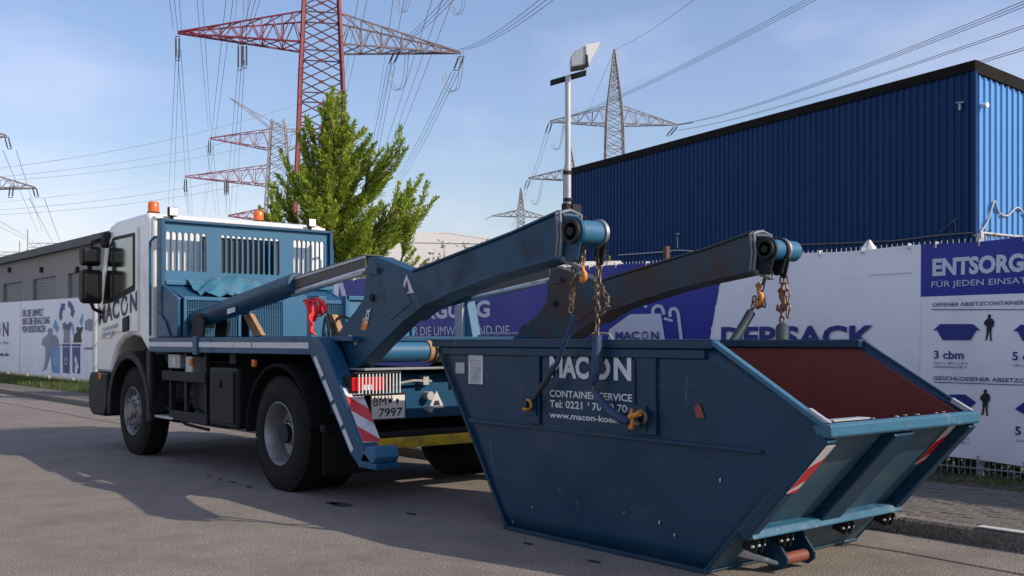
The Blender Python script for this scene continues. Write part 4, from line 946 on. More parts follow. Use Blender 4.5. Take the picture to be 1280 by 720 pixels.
# rear end: upper flap plate between rim bar and hinge bar, lower plate to the ground
def ep(f): return (EP[0]+(BB[0]-EP[0])*f, EP[1]+(BB[1]-EP[1])*f)
def eplate(name, x0, x1, f0, f1, o0, o1, m, bevel=.004, parent=None):
    (y0, z0), (y1, z1) = ep(f0), ep(f1); ny, nz_ = -.745, -.667    # outward normal
    return sp(name, MB().prism([(y0+ny*o0, z0+nz_*o0), (y1+ny*o0, z1+nz_*o0), (y1+ny*o1, z1+nz_*o1), (y0+ny*o1, z0+nz_*o1)], x0, x1), m, bevel, parent)
eplate('end_flap', S0+.05, S1-.05, .02, .70, -.012, .0, m_skipend)
eplate('flap_lining', S0+.05, S1-.05, .0, .72, -.022, -.016, m_rust)
eplate('lower_end_plate', S0+.02, S1-.02, .715, .995, -.012, .0, m_skipend)
eplate('end_post', S0-.0, S0+.085, .03, .70, .0, .075, m_skip, .008); eplate('end_post', S1-.085, S1+.0, .03, .70, .0, .075, m_skip, .008)
eplate('flap_rib', 5.50, 5.72, .04, .69, .0, .07, m_skip, .012)
eplate('bottom_edge', S0, S1, .99, 1.004, -.01, .012, m_skipend, .002)
hb_ = MB(); (y, z) = ep(.70)
hb_.prism([(y+.005, z+.03), (y-.085, z+.012), (y-.105, z-.035), (y-.02, z-.045)], S0+.02, S1-.0)
sp('hinge_bar', hb_, m_skiprim, .01)
# rim: top bar of the flap
sp('flap_rim', MB().prism([(3.27, .935), (3.185, .952), (3.155, .942), (3.15, .885), (3.165, .872), (3.24, .88)], S0-.0, S1+.005), m_skiprim, .006)
for x in (S0+.0, S1-.075):
    sp('corner_plate', MB().prism([(3.17, .958), (3.30, 1.03), (3.31, 1.00), (3.22, .95)], x+.012, x+.04), m_galv, .002)
sp('flap_step', MB().box(S0+.1, S0+.45, 3.20, 3.27, .955, .965), m_galv, .002)
# side rims
for s_, xo in ((-1, S0), (1, S1)):
    a, b = (xo-.0, xo+.075) if s_ < 0 else (xo-.075, xo+.0)
    sp('side_rim', MB().prism([(6.84, 1.345), (6.84, 1.40), (3.955, 1.40), (3.96, 1.345)], a, b), m_skip, .008)
    sp('sloping_rim', MB().prism([(3.958, 1.398), (3.20, .953), (3.215, .928), (3.97, 1.37)], *((a, a+.05) if s_ < 0 else (b-.022, b))), m_skiprim if s_ < 0 else m_skip, .005)
    sp('rim_lip', MB().box(a, b, 3.955, 6.84, 1.4005, 1.405), m_skiprim, .0)
sp('front_rim', MB().box(S0+.07, S1-.07, 6.76, 6.84, 1.34, 1.395), m_skip, .008)
# stamped rim groove, posts, crease on near and far walls
for xo, d in ((S0, 1), (S1, -1)):
    def bx_(name, y0, y1, z0, z1, t=.022, m=m_skip, bevel=.006):
        a, b = sorted((xo, xo+d*t)); return sp(name, MB().box(a, b, y0, y1, z0, z1), m, bevel)
    bx_('rim_channel', 4.02, 6.70, 1.285, 1.34)
    bx_('side_post', 5.52, 5.64, .80, 1.285); bx_('side_post', 4.41, 4.56, .80, 1.285)
    a, b = sorted((xo-d*.002, xo+d*.024))
    sp('side_crease', MB().prism([(6.36, .795), (3.62, .775), (3.60, .755), (6.34, .765)], a, b), m_skip, .004)
    sp('front_edge', MB().prism([(6.80, 1.34), (6.77, 1.34), (5.89, .02), (5.92, .02)], *sorted((xo+d*.010, xo+d*.024))), m_skip, .005)
    sp('end_edge', MB().prism([(3.20, .93), (3.235, .92), (4.045, .015), (4.01, .015)], *sorted((xo+d*.008, xo+d*.024))), m_skip, .005)
    sp('bottom_rail', MB().box(*sorted((xo, xo+d*.024)), 4.02, 5.92, .004, .03), m_skip, .003)
# lugs with pins
lugs = []
for x, d in ((S0, -1), (S1, 1)):
    for y, z in ((5.62, .945), (4.56, .905)):
        lg = sp('lifting_lug', MB().cyl((x, y, z), (x+d*.055, y, z), .028, n=16).cyl((x+d*.055, y, z), (x+d*.066, y, z), .038, n=16).box(*sorted((x+d*.0, x+d*.012)), y-.08, y+.08, z-.08, z+.08), m_skip, 0, smooth=40)
# hinge brackets
for x in (S0+.12, 5.20, 5.85, S1-.1):
    (y, z) = ep(.78); h = sp('hinge_bracket', MB().prism([(y-.06, z+.05), (y-.15, z+.02), (y-.12, z-.06), (y-.02, z-.03)], x-.03, x-.018).prism([(y-.06, z+.05), (y-.15, z+.02), (y-.12, z-.06), (y-.02, z-.03)], x+.03, x+.042), m_dark, .003)
    build('hinge_pin', MB().cyl((x-.05, y-.115, z-.015), (x+.07, y-.115, z-.015), .009, n=10), m_galv, h, 0, smooth=40)
# pull hook at the bottom: two cheek plates and a red roller
for x in (5.18, 5.46):
    sp('hook_cheek', MB().prism([(3.93, .27), (3.82, .25), (3.70, .10), (3.70, .06), (3.75, .02), (3.82, .025), (4.0, .12)], x, x+.018), m_skip, .004)
sp('roller', MB().cyl((5.20, 3.765, .075), (5.46, 3.765, .075), .036, n=20), mat('red_roller_paint', (.17, .05, .035), .6, var=.3, dirt=.6, dcol=(.3, .2, .16), dscale=9), .004, smooth=40)
sp('cheek_brace', MB().loop([(5.0, 3.98, .14), (5.18, 3.76, .05), (5.18, 3.80, .04), (5.0, 4.0, .10)], (0, .0, .02)), m_galv, .003)
# red and white tapes on the end posts
def tape(xa, f0, f1, o=.006):
    ny, nz_ = -.745, -.667
    def Q(x, f, e=0.): y, z = ep(f); return Vector((x, y+ny*(o+e), z+nz_*(o+e)))
    tpp = sp('warning_tape', MB().loop([Q(xa, f0), Q(xa+.085, f0), Q(xa+.085, f1), Q(xa, f1)], (0, ny*.002, nz_*.002)), m_retro, 0)
    fm = (f0+f1)/2; w = (f1-f0)*.22
    build('red_stripe', MB().loop([Q(xa, fm-w*.2, .003), Q(xa+.085, fm-w*1.1, .003), Q(xa+.085, fm+w*1.0, .003), Q(xa, fm+w*1.9, .003)], (0, ny*.001, nz_*.001)), m_red, tpp)
    build('red_stripe', MB().loop([Q(xa+.02, f1-.008, .003), Q(xa+.085, f1-.035, .003), Q(xa+.085, f1, .003), Q(xa+.02, f1, .003)], (0, ny*.001, nz_*.001)), m_red, tpp)
tape(S0+.0, .05, .36, .077); tape(S1-.18, .06, .36)
# lettering panel
def skt(mb, txt, px0, pyb, px1, pyt, bold=0.):
    x = S0+.006; a = onx(px0, pyb, x); b = onx(px1, pyb, x); c = onx(px0, pyt, x); text_mb(mb, txt, a, RT, UP, a.y-b.y, c.z-a.z, bold)
sp('name_board', MB().box(S0+.012, S0+.018, 4.60, 5.50, .81, 1.27), m_skip, .003)
t = MB(); x = S0+.008; a = onx(687, 470.5, x); b = onx(789, 471, x); c = onx(687, 446, x); h = c.z-a.z; wd = a.y-b.y
text_mb(t, 'MAC', a, RT, UP, wd*.50, h, .04); text_mb(t, 'N', a+Vector(RT)*wd*.80, RT, UP, wd*.20, h, .04)
cc = a+Vector(RT)*wd*.66+Vector(UP)*h*.5
arrow_ring(t, cc, RT, UP, h*.30, h*.56, 60, -150, .8)
skt(t, 'CONTAINER SERVICE', 687, 495.5, 790, 487.5, .02); skt(t, 'Tel: 0221 / 70 09 700', 687, 508.5, 790, 500, .02); skt(t, 'www.macon-koeln.de', 687, 521.5, 790, 514.5, .02)
sp('lettering', t, m_print, 0)
t = MB(); arrow_ring(t, cc, RT, UP, h*.34, h*.58, 235, 80, .5); sp('green_arrow', t, mat('green_lettering', (.02, .16, .05), .5), 0)
nt = sp('paper_notice', MB().loop([onx(585.5, 443, S0+.018), onx(603.5, 443.5, S0+.018), onx(603.5, 480.5, S0+.018), onx(585.5, 479.5, S0+.018)], (.003, 0, 0)), m_retro, 0)
t = MB()
for k in range(14):
    yy = 448+k*2.25; w_ = 14 if k % 4 else 9; t.loop([onx(588, yy, S0+.0165), onx(588+w_*random.uniform(.8, 1), yy, S0+.0165), onx(588+w_*.9, yy+.7, S0+.0165), onx(588, yy+.7, S0+.0165)], (.001, 0, 0))
build('printed_lines', t, m_inkg, nt)
sp('square_sticker', MB().loop([onx(569.5, 453, S0+.018), onx(580.5, 453.5, S0+.018), onx(580.5, 467, S0+.018), onx(569.5, 466.5, S0+.018)], (.003, 0, 0)), m_galv, 0)
sp('worn_mark', MB().loop([onx(868, 510, S0+.016), onx(872, 504, S0+.016), onx(876, 508, S0+.016), onx(880, 522, S0+.016), onx(870, 522, S0+.016)], (.002, 0, 0)), mat('red_mark', (.25, .05, .035), .6), 0)
for px, py, r in ((665, 634, .006), (641, 652, .005), (824, 653, .008), (843, 668, .009), (700, 612, .004), (745, 590, .004), (900, 600, .008), (610, 470, .004), (650, 560, .004), (780, 640, .005)):
    c = onx(px, py, S0+.0175); sp('paint_chip', MB().loop([c+Vector((0, r*random.uniform(-1, 1), r*random.uniform(.8, 2.4))), c+Vector((0, -r, 0)), c+Vector((0, 0, -r*2)), c+Vector((0, r, .2*r))], (-.0015, 0, 0)), m_galv, 0)
# scrape marks on the rims
chips = MB()
for _ in range(26):
    x = random.uniform(S0+.02, S1-.02); L = random.uniform(.004, .022); y = random.uniform(3.16, 3.26); chips.box(x, x+L, y, y+random.uniform(.004, .02), .953, .957) if y > 3.19 else None
sp('rim_scrapes', chips, m_galv, 0, kind='stuff')

# ================================================================== CHAINS
def link_mesh(L=.062, w=.042, r=.0068):
    pts = []
    for i in range(16):
        a = 2*math.pi*i/16; pts.append(Vector((math.cos(a)*(w/2-r)+0, 0, math.sin(a)*(w/2-r)+(L/2-w/2)*(1 if math.sin(a) >= 0 else -1))))
    mb = MB(); vs = []; n = 6; m = len(pts)
    for i, p in enumerate(pts):
        d = (pts[(i+1) % m]-pts[i-1]).normalized(); b = Vector((0, 1, 0)); a = b.cross(d)
        vs += [p+(a*math.cos(6.2832*k/n)+b*math.sin(6.2832*k/n))*r for k in range(n)]
    return mb.add(vs, [(i*n+k, i*n+(k+1) % n, ((i+1) % m)*n+(k+1) % n, ((i+1) % m)*n+k) for i in range(m) for k in range(n)])
LK = [None]
def links(parent, pts, step=.047, scale=1.):
    pts = [Vector(p) for p in pts]; i = 0; acc = 0.; seg = 0; pos = pts[0].copy(); k = 0
    tot = sum((pts[j+1]-pts[j]).length for j in range(len(pts)-1)); n = int(tot/(step*scale))
    for q in range(n+1):
        d = q*step*scale; j = 0
        while j < len(pts)-2 and d > (pts[j+1]-pts[j]).length: d -= (pts[j+1]-pts[j]).length; j += 1
        dr = (pts[j+1]-pts[j]).normalized(); p = pts[j]+dr*d
        if LK[0] is None: o = build('chain_link', link_mesh(), m_chain, parent, smooth=0, raw=True); LK[0] = o
        else: o = LK[0].copy(); COL.objects.link(o); o.parent = parent
        rot = dr.to_track_quat('Z', 'Y').to_matrix() @ Matrix.Rotation(R(90*(q % 2)+20+random.uniform(-14, 14)), 3, 'Z')
        o.matrix_local = Matrix.Translation(p-wloc(parent)) @ rot.to_4x4() @ Matrix.Scale(scale, 4)
def hookmb(c, s=1., face=(0, -1, 0)):
    """grab hook: curved body with jaw"""
    c = Vector(c); fx = Vector(face); up = Vector((0, 0, 1)); mb = MB()
    pts = [c+up*.075*s, c+up*.03*s+fx*.004, c+fx*.026*s, c-up*.035*s+fx*.03*s, c-up*.065*s+fx*.005*s, c-up*.05*s-fx*.025*s, c-up*.018*s-fx*.026*s]
    mb.tube(pts, [.013*s, .016*s, .02*s, .02*s, .018*s, .014*s, .006*s], 8)
    mb.tube([c+up*.07*s-fx*.018*s, c+up*.092*s, c+up*.07*s+fx*.018*s, c+up*.05*s, c+up*.07*s-fx*.018*s], .008*s, 6)
    return mb
def shackle(c, s=1.):
    c = Vector(c); pts = arcpts(c, .055*s, -60, 240, (0, -1, 0), 14); return MB().tube(pts, [.012*s]*2+[.017*s]*11+[.012*s]*2, 8).cyl(c+Vector((-.03, .03*s, -.05*s)), c+Vector((.05, .03*s, -.05*s)), .02*s, n=10)
def P3(px, py, x): return onx(px, py, x)
m_orange2 = mat('brown_hook_paint', (.22, .09, .03), .5, var=.3, scale=15, dirt=.7, dcol=(.07, .035, .02), dscale=14)
# A: near arm, front chain
g = 'chains hanging from the lifting arms'
ch = thing('lifting_chain', 'rusty chain with long blue sleeve slanting down to the front lug of the skip', 'chain', P3(722, 305, 4.70), g)
links(ch, [P3(723, 300, 4.72), P3(721, 335, 4.70), P3(716, 366, 4.70), P3(713, 395, 4.70)])
links(ch, [P3(730, 300, 4.74), P3(729, 330, 4.72)], scale=.95)
links(ch, [P3(716, 322, 4.70), P3(718, 345, 4.69), P3(713, 378, 4.69)], scale=.95)
build('hook', hookmb(P3(728, 342, 4.72), .85), m_orange, ch, smooth=0)
build('sleeve', MB().tube([P3(716, 394, 4.70), P3(713, 410, 4.70), P3(706, 428, 4.70), P3(697, 452, 4.72), P3(690, 464, 4.72)], .017, 10), m_hose, ch, smooth=40)
build('lower_sleeve', MB().tube([P3(692, 458, 4.72), P3(684, 474, 4.72), P3(673, 490, 4.735), P3(667, 498, 4.74)], .02, 10), m_hosed, ch, smooth=40)
build('shackle', shackle(P3(660, 506, 4.755), .62), m_orange, ch, smooth=0)
# B: near arm, rear chain
ch = thing('lifting_chain', 'rusty chain with knotted blue sleeve hanging in front of the skip lettering', 'chain', P3(749, 300, 4.84), g)
links(ch, [P3(749, 300, 4.845), P3(749, 345, 4.83), P3(747, 372, 4.80), P3(747, 398, 4.77), P3(746, 421, 4.755)])
links(ch, [P3(751, 358, 4.82), P3(759, 372, 4.80), P3(759, 385, 4.80), P3(752, 392, 4.79)])
links(ch, [P3(746, 310, 4.84), P3(748, 330, 4.83), P3(745, 350, 4.81)], scale=.9)
build('hook', hookmb(P3(744, 366, 4.80), .7), m_chain, ch, smooth=0)
build('sleeve', MB().tube([P3(746.5, 419, 4.755), P3(746, 440, 4.75), P3(745, 462, 4.745), P3(743, 472, 4.745), P3(741, 480, 4.745)], [.03, .033, .033, .03, .018], 12), m_hose, ch, smooth=40)
links(ch, [P3(741, 478, 4.745), P3(741, 488, 4.745), P3(744, 493, 4.745)], scale=.9)
build('lower_sleeve', MB().tube([P3(743, 489, 4.745), P3(752, 502, 4.745), P3(763, 515, 4.745), P3(777, 524, 4.75), P3(786, 527, 4.75)], [.018, .028, .03, .03, .022], 12), m_hose, ch, smooth=40)
build('hook', hookmb(P3(789, 525, 4.745), .8, (0, -.7, .7)), m_orange, ch, smooth=0)
build('shackle', shackle(P3(801, 522, 4.76), .8), m_chain, ch, smooth=0)
build('ring_bolt', MB().cyl(P3(787, 521, 4.73), P3(800, 517, 4.73), .018, n=10), m_orange, ch, smooth=40)
# C, D: far arm
ch = thing('lifting_chain', 'chain with big orange hook and dark sleeve slanting down behind the skip', 'chain', P3(955, 335, 6.80), g)
links(ch, [P3(959, 336, 6.86), P3(955, 352, 6.82), P3(950, 368, 6.80), P3(950, 382, 6.80)], scale=1.15)
links(ch, [P3(954, 372, 6.8), P3(955, 380, 6.8), P3(948, 384, 6.8), P3(945, 374, 6.8)], scale=1.1); links(ch, [P3(943, 374, 6.8), P3(941, 384, 6.8), P3(937, 393, 6.75)], scale=1.1)
build('hook', hookmb(P3(948, 370, 6.78), 1.15), m_orange, ch, smooth=0)
build('sleeve', MB().tube([P3(939, 390, 6.75), P3(925, 414, 6.65), P3(912, 434, 6.52), P3(900, 454, 6.5)], .037, 12), m_hosed, ch, smooth=40)
ch = thing('lifting_chain', 'straight hanging chain with brown hook and short dark sleeve behind the skip', 'chain', P3(980, 335, 6.88), g)
links(ch, [P3(980, 334, 6.9), P3(983, 352, 6.88), P3(985, 375, 6.85), P3(985, 400, 6.82)], scale=1.2)
links(ch, [P3(977, 334, 6.9), P3(978, 356, 6.88), P3(978, 372, 6.85)], scale=1.15); links(ch, [P3(978, 384, 6.85), P3(977, 396, 6.82), P3(978, 414, 6.75)], scale=1.2)
build('hook', hookmb(P3(976, 377, 6.85), 1.2), m_orange2, ch, smooth=0)
build('sleeve', MB().tube([P3(978, 410, 6.75), P3(978, 430, 6.6), P3(978, 455, 6.52)], .05, 12), m_hosed, ch, smooth=40)

# ================================================================== LAMP POST
p = at(710, 330, 15.6); LZ = at(710, 95, 15.6).z
lp = thing('lamp_post', 'tall grey pole with one tilted floodlight on its crossbar behind the fence', 'lamp post', (p.x, p.y, .085))
mpx = lambda px, py: at(px, py, 15.6)
build('pole', MB().cyl((p.x, p.y, .085), (p.x, p.y, LZ), .055, .045, n=16), m_galv, lp, smooth=40)
build('side_conduit', MB().cyl(mpx(707, 330), mpx(707, 214), .03, n=10), m_galv, lp, smooth=40)
build('pole_band', MB().lathe([(0, .07), (.05, .07)], mpx(710, 252), 'z', 14).lathe([(0, .07), (.05, .07)], mpx(709, 218), 'z', 14), m_dark, lp, smooth=40)
build('junction_box', MB().box(p.x-.12, p.x-.02, p.y-.1, p.y+.02, mpx(0, 268).z, mpx(0, 255).z).box(p.x-.02, p.x+.16, p.y-.13, p.y-.03, mpx(0, 270).z, mpx(0, 256).z), m_dark, lp, .01)
cb0, cb1 = mpx(688, 100), mpx(733, 87)
build('crossbar', MB().loop([cb0, cb1, cb1+Vector((0, 0, -.07)), cb0+Vector((0, 0, -.07))], Vector((FX, FY, 0))*.10), m_dark, lp, .006)
fv = Vector((FX, FY, 0))
fl = build('floodlight', MB().loop([mpx(713, 87)-fv*.15, mpx(712.5, 74)-fv*.15, mpx(718, 67)-fv*.15, mpx(731, 60)-fv*.15, mpx(734, 72)-fv*.15, mpx(732, 84)-fv*.15], fv*.32), m_galv, lp, .02)
build('lamp_shroud', MB().loop([mpx(731, 60)-fv*.17, mpx(749, 56)-fv*.17, mpx(734, 84)-fv*.17, mpx(732, 78)-fv*.17], fv*.36), m_white, fl, .008)
build('lamp_bracket', MB().loop([mpx(715, 92)-fv*.17, mpx(735, 87)-fv*.17, mpx(734, 72)-fv*.17, mpx(731, 72)-fv*.17, mpx(731, 85)-fv*.17, mpx(715, 88)-fv*.17], fv*.02), m_dark, fl, .003)

# ================================================================== BLUE INDUSTRIAL HALL
m_clad = mat('blue_cladding_shaded', (.002, .034, .12), .5, var=.12, scale=.6, dirt=.3, dcol=(.006, .05, .12), dscale=.8, spec=.15, stretch=(1, 1, .5))  # same sheet as the end wall, shade of the long wall put into the colour
m_cladR = mat('blue_cladding_sunlit', (.06, .26, .60), .3, var=.06, scale=.5, coat=.4, metal=.15)  # sunlit copy of the cladding: brightness of the end wall put into the colour
m_fascia = mat('dark_roof_fascia', (.008, .007, .0065), .8, var=.2, spec=.15)
D0 = 23.0
cX, cY = (1218-CX)/F*D0, D0
hz1 = H+(HY-76)*D0/F
dl = Vector(c2w(-.4905, .8714)+(0,)); dr = Vector(c2w(.8714, .4905)+(0,)); c0 = Vector(c2w(cX, cY)+(0,))
hall = thing('industrial_hall', 'big blue hall clad in ribbed metal sheet with a dark roof edge', 'building', (c0.x, c0.y, .085))
def sheet(w=1.0, pitch=.2, h=1.):
    """trapezoidal rib profile, unit height; x along wall, y outwards"""
    pr = []; n = int(round(w/pitch))
    for i in range(n):
        b = i*pitch; pr += [(b, 0), (b+.11, 0), (b+.13, .035), (b+.175, .035), (b+.195, .0)]
    pr.append((w, 0)); mb = MB(); m = len(pr)
    return mb.add([(x, y, 0) for x, y in pr]+[(x, y, 1) for x, y in pr], [(i, i+1, m+i+1, m+i) for i in range(m-1)])
def clad(dirv, nrm, length, ztop0, slope, m):
    first = None; n = int(length)
    for i in range(n):
        if first is None: o = build('wall_sheet', sheet(), m, hall, raw=True); first = o
        else: o = first.copy(); COL.objects.link(o)
        top = ztop0-slope*(i+.5)-.20
        M_ = Matrix((( dirv.x, nrm.x, 0, 0), (dirv.y, nrm.y, 0, 0), (0, 0, 1, 0), (0, 0, 0, 1)))
        o.parent = hall; o.matrix_local = Matrix.Translation(dirv*(i*1.0)+nrm*(.002*(i % 2))) @ M_ @ Matrix.Diagonal((1, 1, top+ (.10 if slope else .03), 1))
nl = Vector((-dr.x, -dr.y, 0)); nr = Vector((-dl.x, -dl.y, 0))
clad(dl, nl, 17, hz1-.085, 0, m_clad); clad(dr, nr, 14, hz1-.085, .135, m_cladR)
zt = hz1
fa = MB().loop([c0+nl*.07+nr*.07+Vector((0, 0, zt-.22)), c0+dl*17.05+nl*.07+Vector((0, 0, zt-.22)), c0+dl*17.05+nl*.07+Vector((0, 0, zt)), c0+nl*.07+nr*.07+Vector((0, 0, zt))], -nl*.12)
build('roof_fascia', fa, m_fascia, hall)
for i in range(14):
    a = c0+dr*(i*1.0+.004)+nr*.07; b = c0+dr*(i*1.0+.996)+nr*.07; za = zt-.135*i; zb2 = zt-.135*(i+1)
    build('fascia_panel', MB().loop([a+Vector((0, 0, za-.28)), b+Vector((0, 0, zb2-.28)), b+Vector((0, 0, zb2)), a+Vector((0, 0, za))], -nr*.1), m_fascia, hall, .004)
build('roof', MB().loop([c0+Vector((0, 0, zt-.05)), c0+dl*17+Vector((0, 0, zt-.05)), c0+dl*17+dr*14+Vector((0, 0, zt-1.94)), c0+dr*14+Vector((0, 0, zt-1.94))], (0, 0, -.1)), m_fascia, hall)
build('end_wall', MB().loop([c0+dl*17, c0+dl*17+dr*14, c0+dl*17+dr*14+Vector((0, 0, zt-2.1)), c0+dl*17+Vector((0, 0, zt-.3))], -dl*.1), m_clad, hall)
build('corner_trim', MB().box(-.05, .05, -.05, .05, 0, zt-.32), m_clad, raw=True)
ct = bpy.data.objects['corner_trim']; ct.parent = hall; ct.location = (nl+nr)*.02; ct.location.z = 0
def hallL(px, py): # point on the long wall
    u = (px-CX)/F; L = (cX-u*cY)/(u*.8714+.4905); d = cY+.8714*L; return at(px, py, d)+nl*.06
def hallR(px, py):
    u = (px-CX)/F; L = (u*cY-cX)/(.8714-u*.4905); return at(px, py, cY+.4905*L)+nr*.06
w = build('wall_lamp', MB().cyl(hallR(1225.5, 133), hallR(1225.5, 133)+nr*.12, .06, n=12), m_lampw, hall, smooth=40)
w = build('wall_bracket', MB().cyl(hallL(1202, 138), hallL(1202, 130), .03, n=8).cyl(hallL(1197, 129), hallL(1207, 128), .015, n=6), m_galv, hall, smooth=40)
w = build('wall_bracket', MB().cyl(hallL(849, 310), hallL(849, 296), .018, n=6).cyl(hallL(848, 293), hallL(851, 292), .03, n=6), m_galv, hall, smooth=40)
def hcable(pp, f, r, m, label):
    pts = [f(a, b) for a, b in pp]; out = []
    for i in range(len(pts)-1):
        for k in range(4): out.append(pts[i].lerp(pts[i+1], k/4))
    out.append(pts[-1]); wire('wall_cable', out, r, m, label)
def smooth_pts(pts, n=6):
    out = []; P = [pts[0]]+pts+[pts[-1]]
    for i in range(1, len(P)-2):
        for k in range(n):
            t = k/n; out.append(tuple(.5*((2*P[i][j])+(P[i+1][j]-P[i-1][j])*t+(2*P[i-1][j]-5*P[i][j]+4*P[i+1][j]-P[i+2][j])*t*t+(3*P[i][j]-P[i-1][j]-3*P[i+1][j]+P[i+2][j])*t**3) for j in range(2)))
    out.append(pts[-1]); return out
hcable(smooth_pts([(1222, 292), (1232, 276), (1240, 252), (1246, 266), (1256, 270), (1268, 260), (1276, 266), (1283, 272)]), hallR, .022, m_cabl, 'pale cable looping across the bright end wall of the blue hall')
hcable(smooth_pts([(1222, 291), (1250, 294), (1283, 297)]), hallR, .03, m_cabl, 'thick pale cable running low along the bright end wall')
hcable(smooth_pts([(1000, 306), (1060, 304), (1120, 301), (1170, 295), (1219, 291)]), hallL, .022, m_cab, 'grey cable running low along the shaded wall of the blue hall, right half')
hcable(smooth_pts([(775, 319), (830, 315), (850, 313), (880, 315), (905, 317)]), hallL, .02, m_cabl, 'pale cable running low along the shaded wall of the blue hall, left half')
hcable(smooth_pts([(1176, 291), (1190, 280), (1197, 273)]), hallL, .012, m_cab, 'thin cable curling up the hall wall near its corner')
hcable(smooth_pts([(1196, 290), (1197, 282), (1194, 275)]), hallL, .012, m_cab, 'thin stub of cable beside the hall corner')
pz = at(833, 326, 17); tag(build('slim_post', MB().box(pz.x-.04, pz.x+.04, pz.y-.04, pz.y+.04, .085, at(833, 308, 17).z), m_bark, bevel=.005), 'slim brown post between the fence and the blue hall', 'post')
# white heap of film seen over the banner
hp = MB(); c = at(1086, 312, 15.5); n = 20; vs = []
for j in range(9):
    for i in range(n):
        a = 6.283*i/n; r = (1-(j/8)**1.5)*.75+.02; rr = r*(1+.22*math.sin(a*3+j)+.12*math.sin(a*7+j*2)); vs.append((c.x+math.cos(a)*rr, c.y+math.sin(a)*rr, c.z-1.3+1.4*j/8+.06*math.sin(a*5+j*1.7)))
hp.add(vs, [(j*n+i, j*n+(i+1) % n, (j+1)*n+(i+1) % n, (j+1)*n+i) for j in range(8) for i in range(n)]+[tuple(range(8*n, 9*n))])
tag(build('white_sack', hp, m_white, smooth=0), 'crumpled white sack poking up over the pale banner', 'sack')

# ================================================================== GARAGES ON THE LEFT
m_gar = mat('grey_beige_render', (.27, .25, .225), .85, var=.1, scale=1.2, dirt=.2, dcol=(.2, .185, .165), dscale=.6)
m_shut = mat('roller_shutter_grey', (.115, .125, .15), .5, var=.1)
GX = 14.0
gar = thing('garage_building', 'long low grey-beige garage block with roller doors behind the left banner', 'building', (GX, 50, .085))
gtop = lambda py, px: onx(px, py, GX).z
ztop = 5.75
g0 = onx(190, 400, GX).y; g1 = 74.
doors = [(4, 27.5), (41, 69.5), (85, 116), (131, 168)]
zh = onx(55, 347, GX).z
seg = []; cur = g0
for a, b in sorted([(onx(b, 0, GX).y, onx(a, 0, GX).y) for a, b in doors]+[(onx(-8, 0, GX).y, onx(-33, 0, GX).y)]):
    seg.append((cur, a)); cur = b
    d = build('roller_door', MB().box(GX+.12, GX+.16, a, b, .09, zh), m_shut, gar)
    sl_ = MB(); z = .2
    while z < zh-.05: sl_.box(GX+.10, GX+.12, a+.02, b-.02, z, z+.10); z += .14
    build('door_slats', sl_, m_shut, d, kind='stuff')
    build('door_windows', MB().box(GX+.095, GX+.10, a+.3, a+.3+(b-a-.6)*.28, 2.15, 2.55).box(GX+.095, GX+.10, a+.3+(b-a-.6)*.36, a+.3+(b-a-.6)*.64, 2.15, 2.55).box(GX+.095, GX+.10, a+.3+(b-a-.6)*.72, b-.3, 2.15, 2.55), m_glass, d)
seg.append((cur, g1))
wl_ = MB()
for a, b in seg: wl_.box(GX, GX+.3, a, b, .09, zh)
wl_.box(GX, GX+.3, g0, g1, zh+.001, ztop-.35); build('wall', wl_, m_gar, gar)
build('body', MB().box(GX+.31, GX+9, g0+.01, g1, .09, ztop-.4), m_gar, gar)
build('roof_edge', MB().box(GX-.25, GX+9.2, g0-.2, g1, ztop-.348, ztop), mat('dark_roof_edge', (.05, .05, .055), .6), gar)
for px in (13, 53, 98, 146):
    c = onx(px, 338, GX); build('wall_lamp', MB().box(GX-.12, GX, c.y-.12, c.y+.12, c.z-.1, c.z+.15), m_dark, gar)

# ================================================================== PALE WAREHOUSE IN THE MIDDLE
m_wh = mat('white_warehouse_panel', (.82, .80, .76), .6, var=.04, scale=.3)
m_roofw = mat('pale_metal_roof', (.82, .79, .72), .5, var=.04)
D = 48.
wa = thing('warehouse', 'low white warehouse with a shallow pitched roof beyond the conifer', 'building', at(560, 425, D)*Vector((1, 1, 0))if 0 else Vector((at(560, 425, D).x, at(560, 425, D).y, .09)))
def wpt(px, py, d=0): return at(px, py, D+d)
build('wall', MB().loop([wpt(330, 425)*1, wpt(700, 425), wpt(700, 312.5), wpt(605, 299), wpt(560, 292), wpt(530, 292), wpt(330, 306)], fv*14), m_wh, wa)
build('roof', MB().loop([wpt(325, 305), wpt(430, 297), wpt(530, 290.5), wpt(560, 290), wpt(605, 297), wpt(705, 311.5), wpt(705, 312.5), wpt(605, 298.6), wpt(560, 291.6), wpt(530, 292.1), wpt(430, 298.6), wpt(325, 306.6)], fv*14.3), m_roofw, wa)
build('panel_joint', MB().loop([wpt(330, 299.5, -.02), wpt(700, 306, -.02), wpt(700, 306.6, -.02), wpt(330, 300.3, -.02)], fv*.01).loop([wpt(553.5, 300, -.03), wpt(554.3, 300, -.03), wpt(554.3, 309, -.03), wpt(553.5, 309, -.03)], fv*.01).loop([wpt(488, 300, -.03), wpt(488.8, 300, -.03), wpt(488.8, 309, -.03), wpt(488, 309, -.03)], fv*.01), m_galv, wa)
# bright low canopy seen under the near arm (between fence and hall)
cn = thing('canopy', 'pale bluish flat canopy roof showing just above the blue banner', 'roof', Vector((at(700, 425, 26).x, at(700, 425, 26).y, .09)))
build('roof', MB().loop([at(655, 333, 26), at(779, 331, 26), at(776, 326, 26), at(655, 328, 26)], fv*3), m_wh, cn)
for px in (672, 735, 770): a = at(px, 333, 26.5); build('post', MB().cyl((a.x, a.y, .09), (a.x, a.y, a.z), .06, n=8), m_galv, cn)

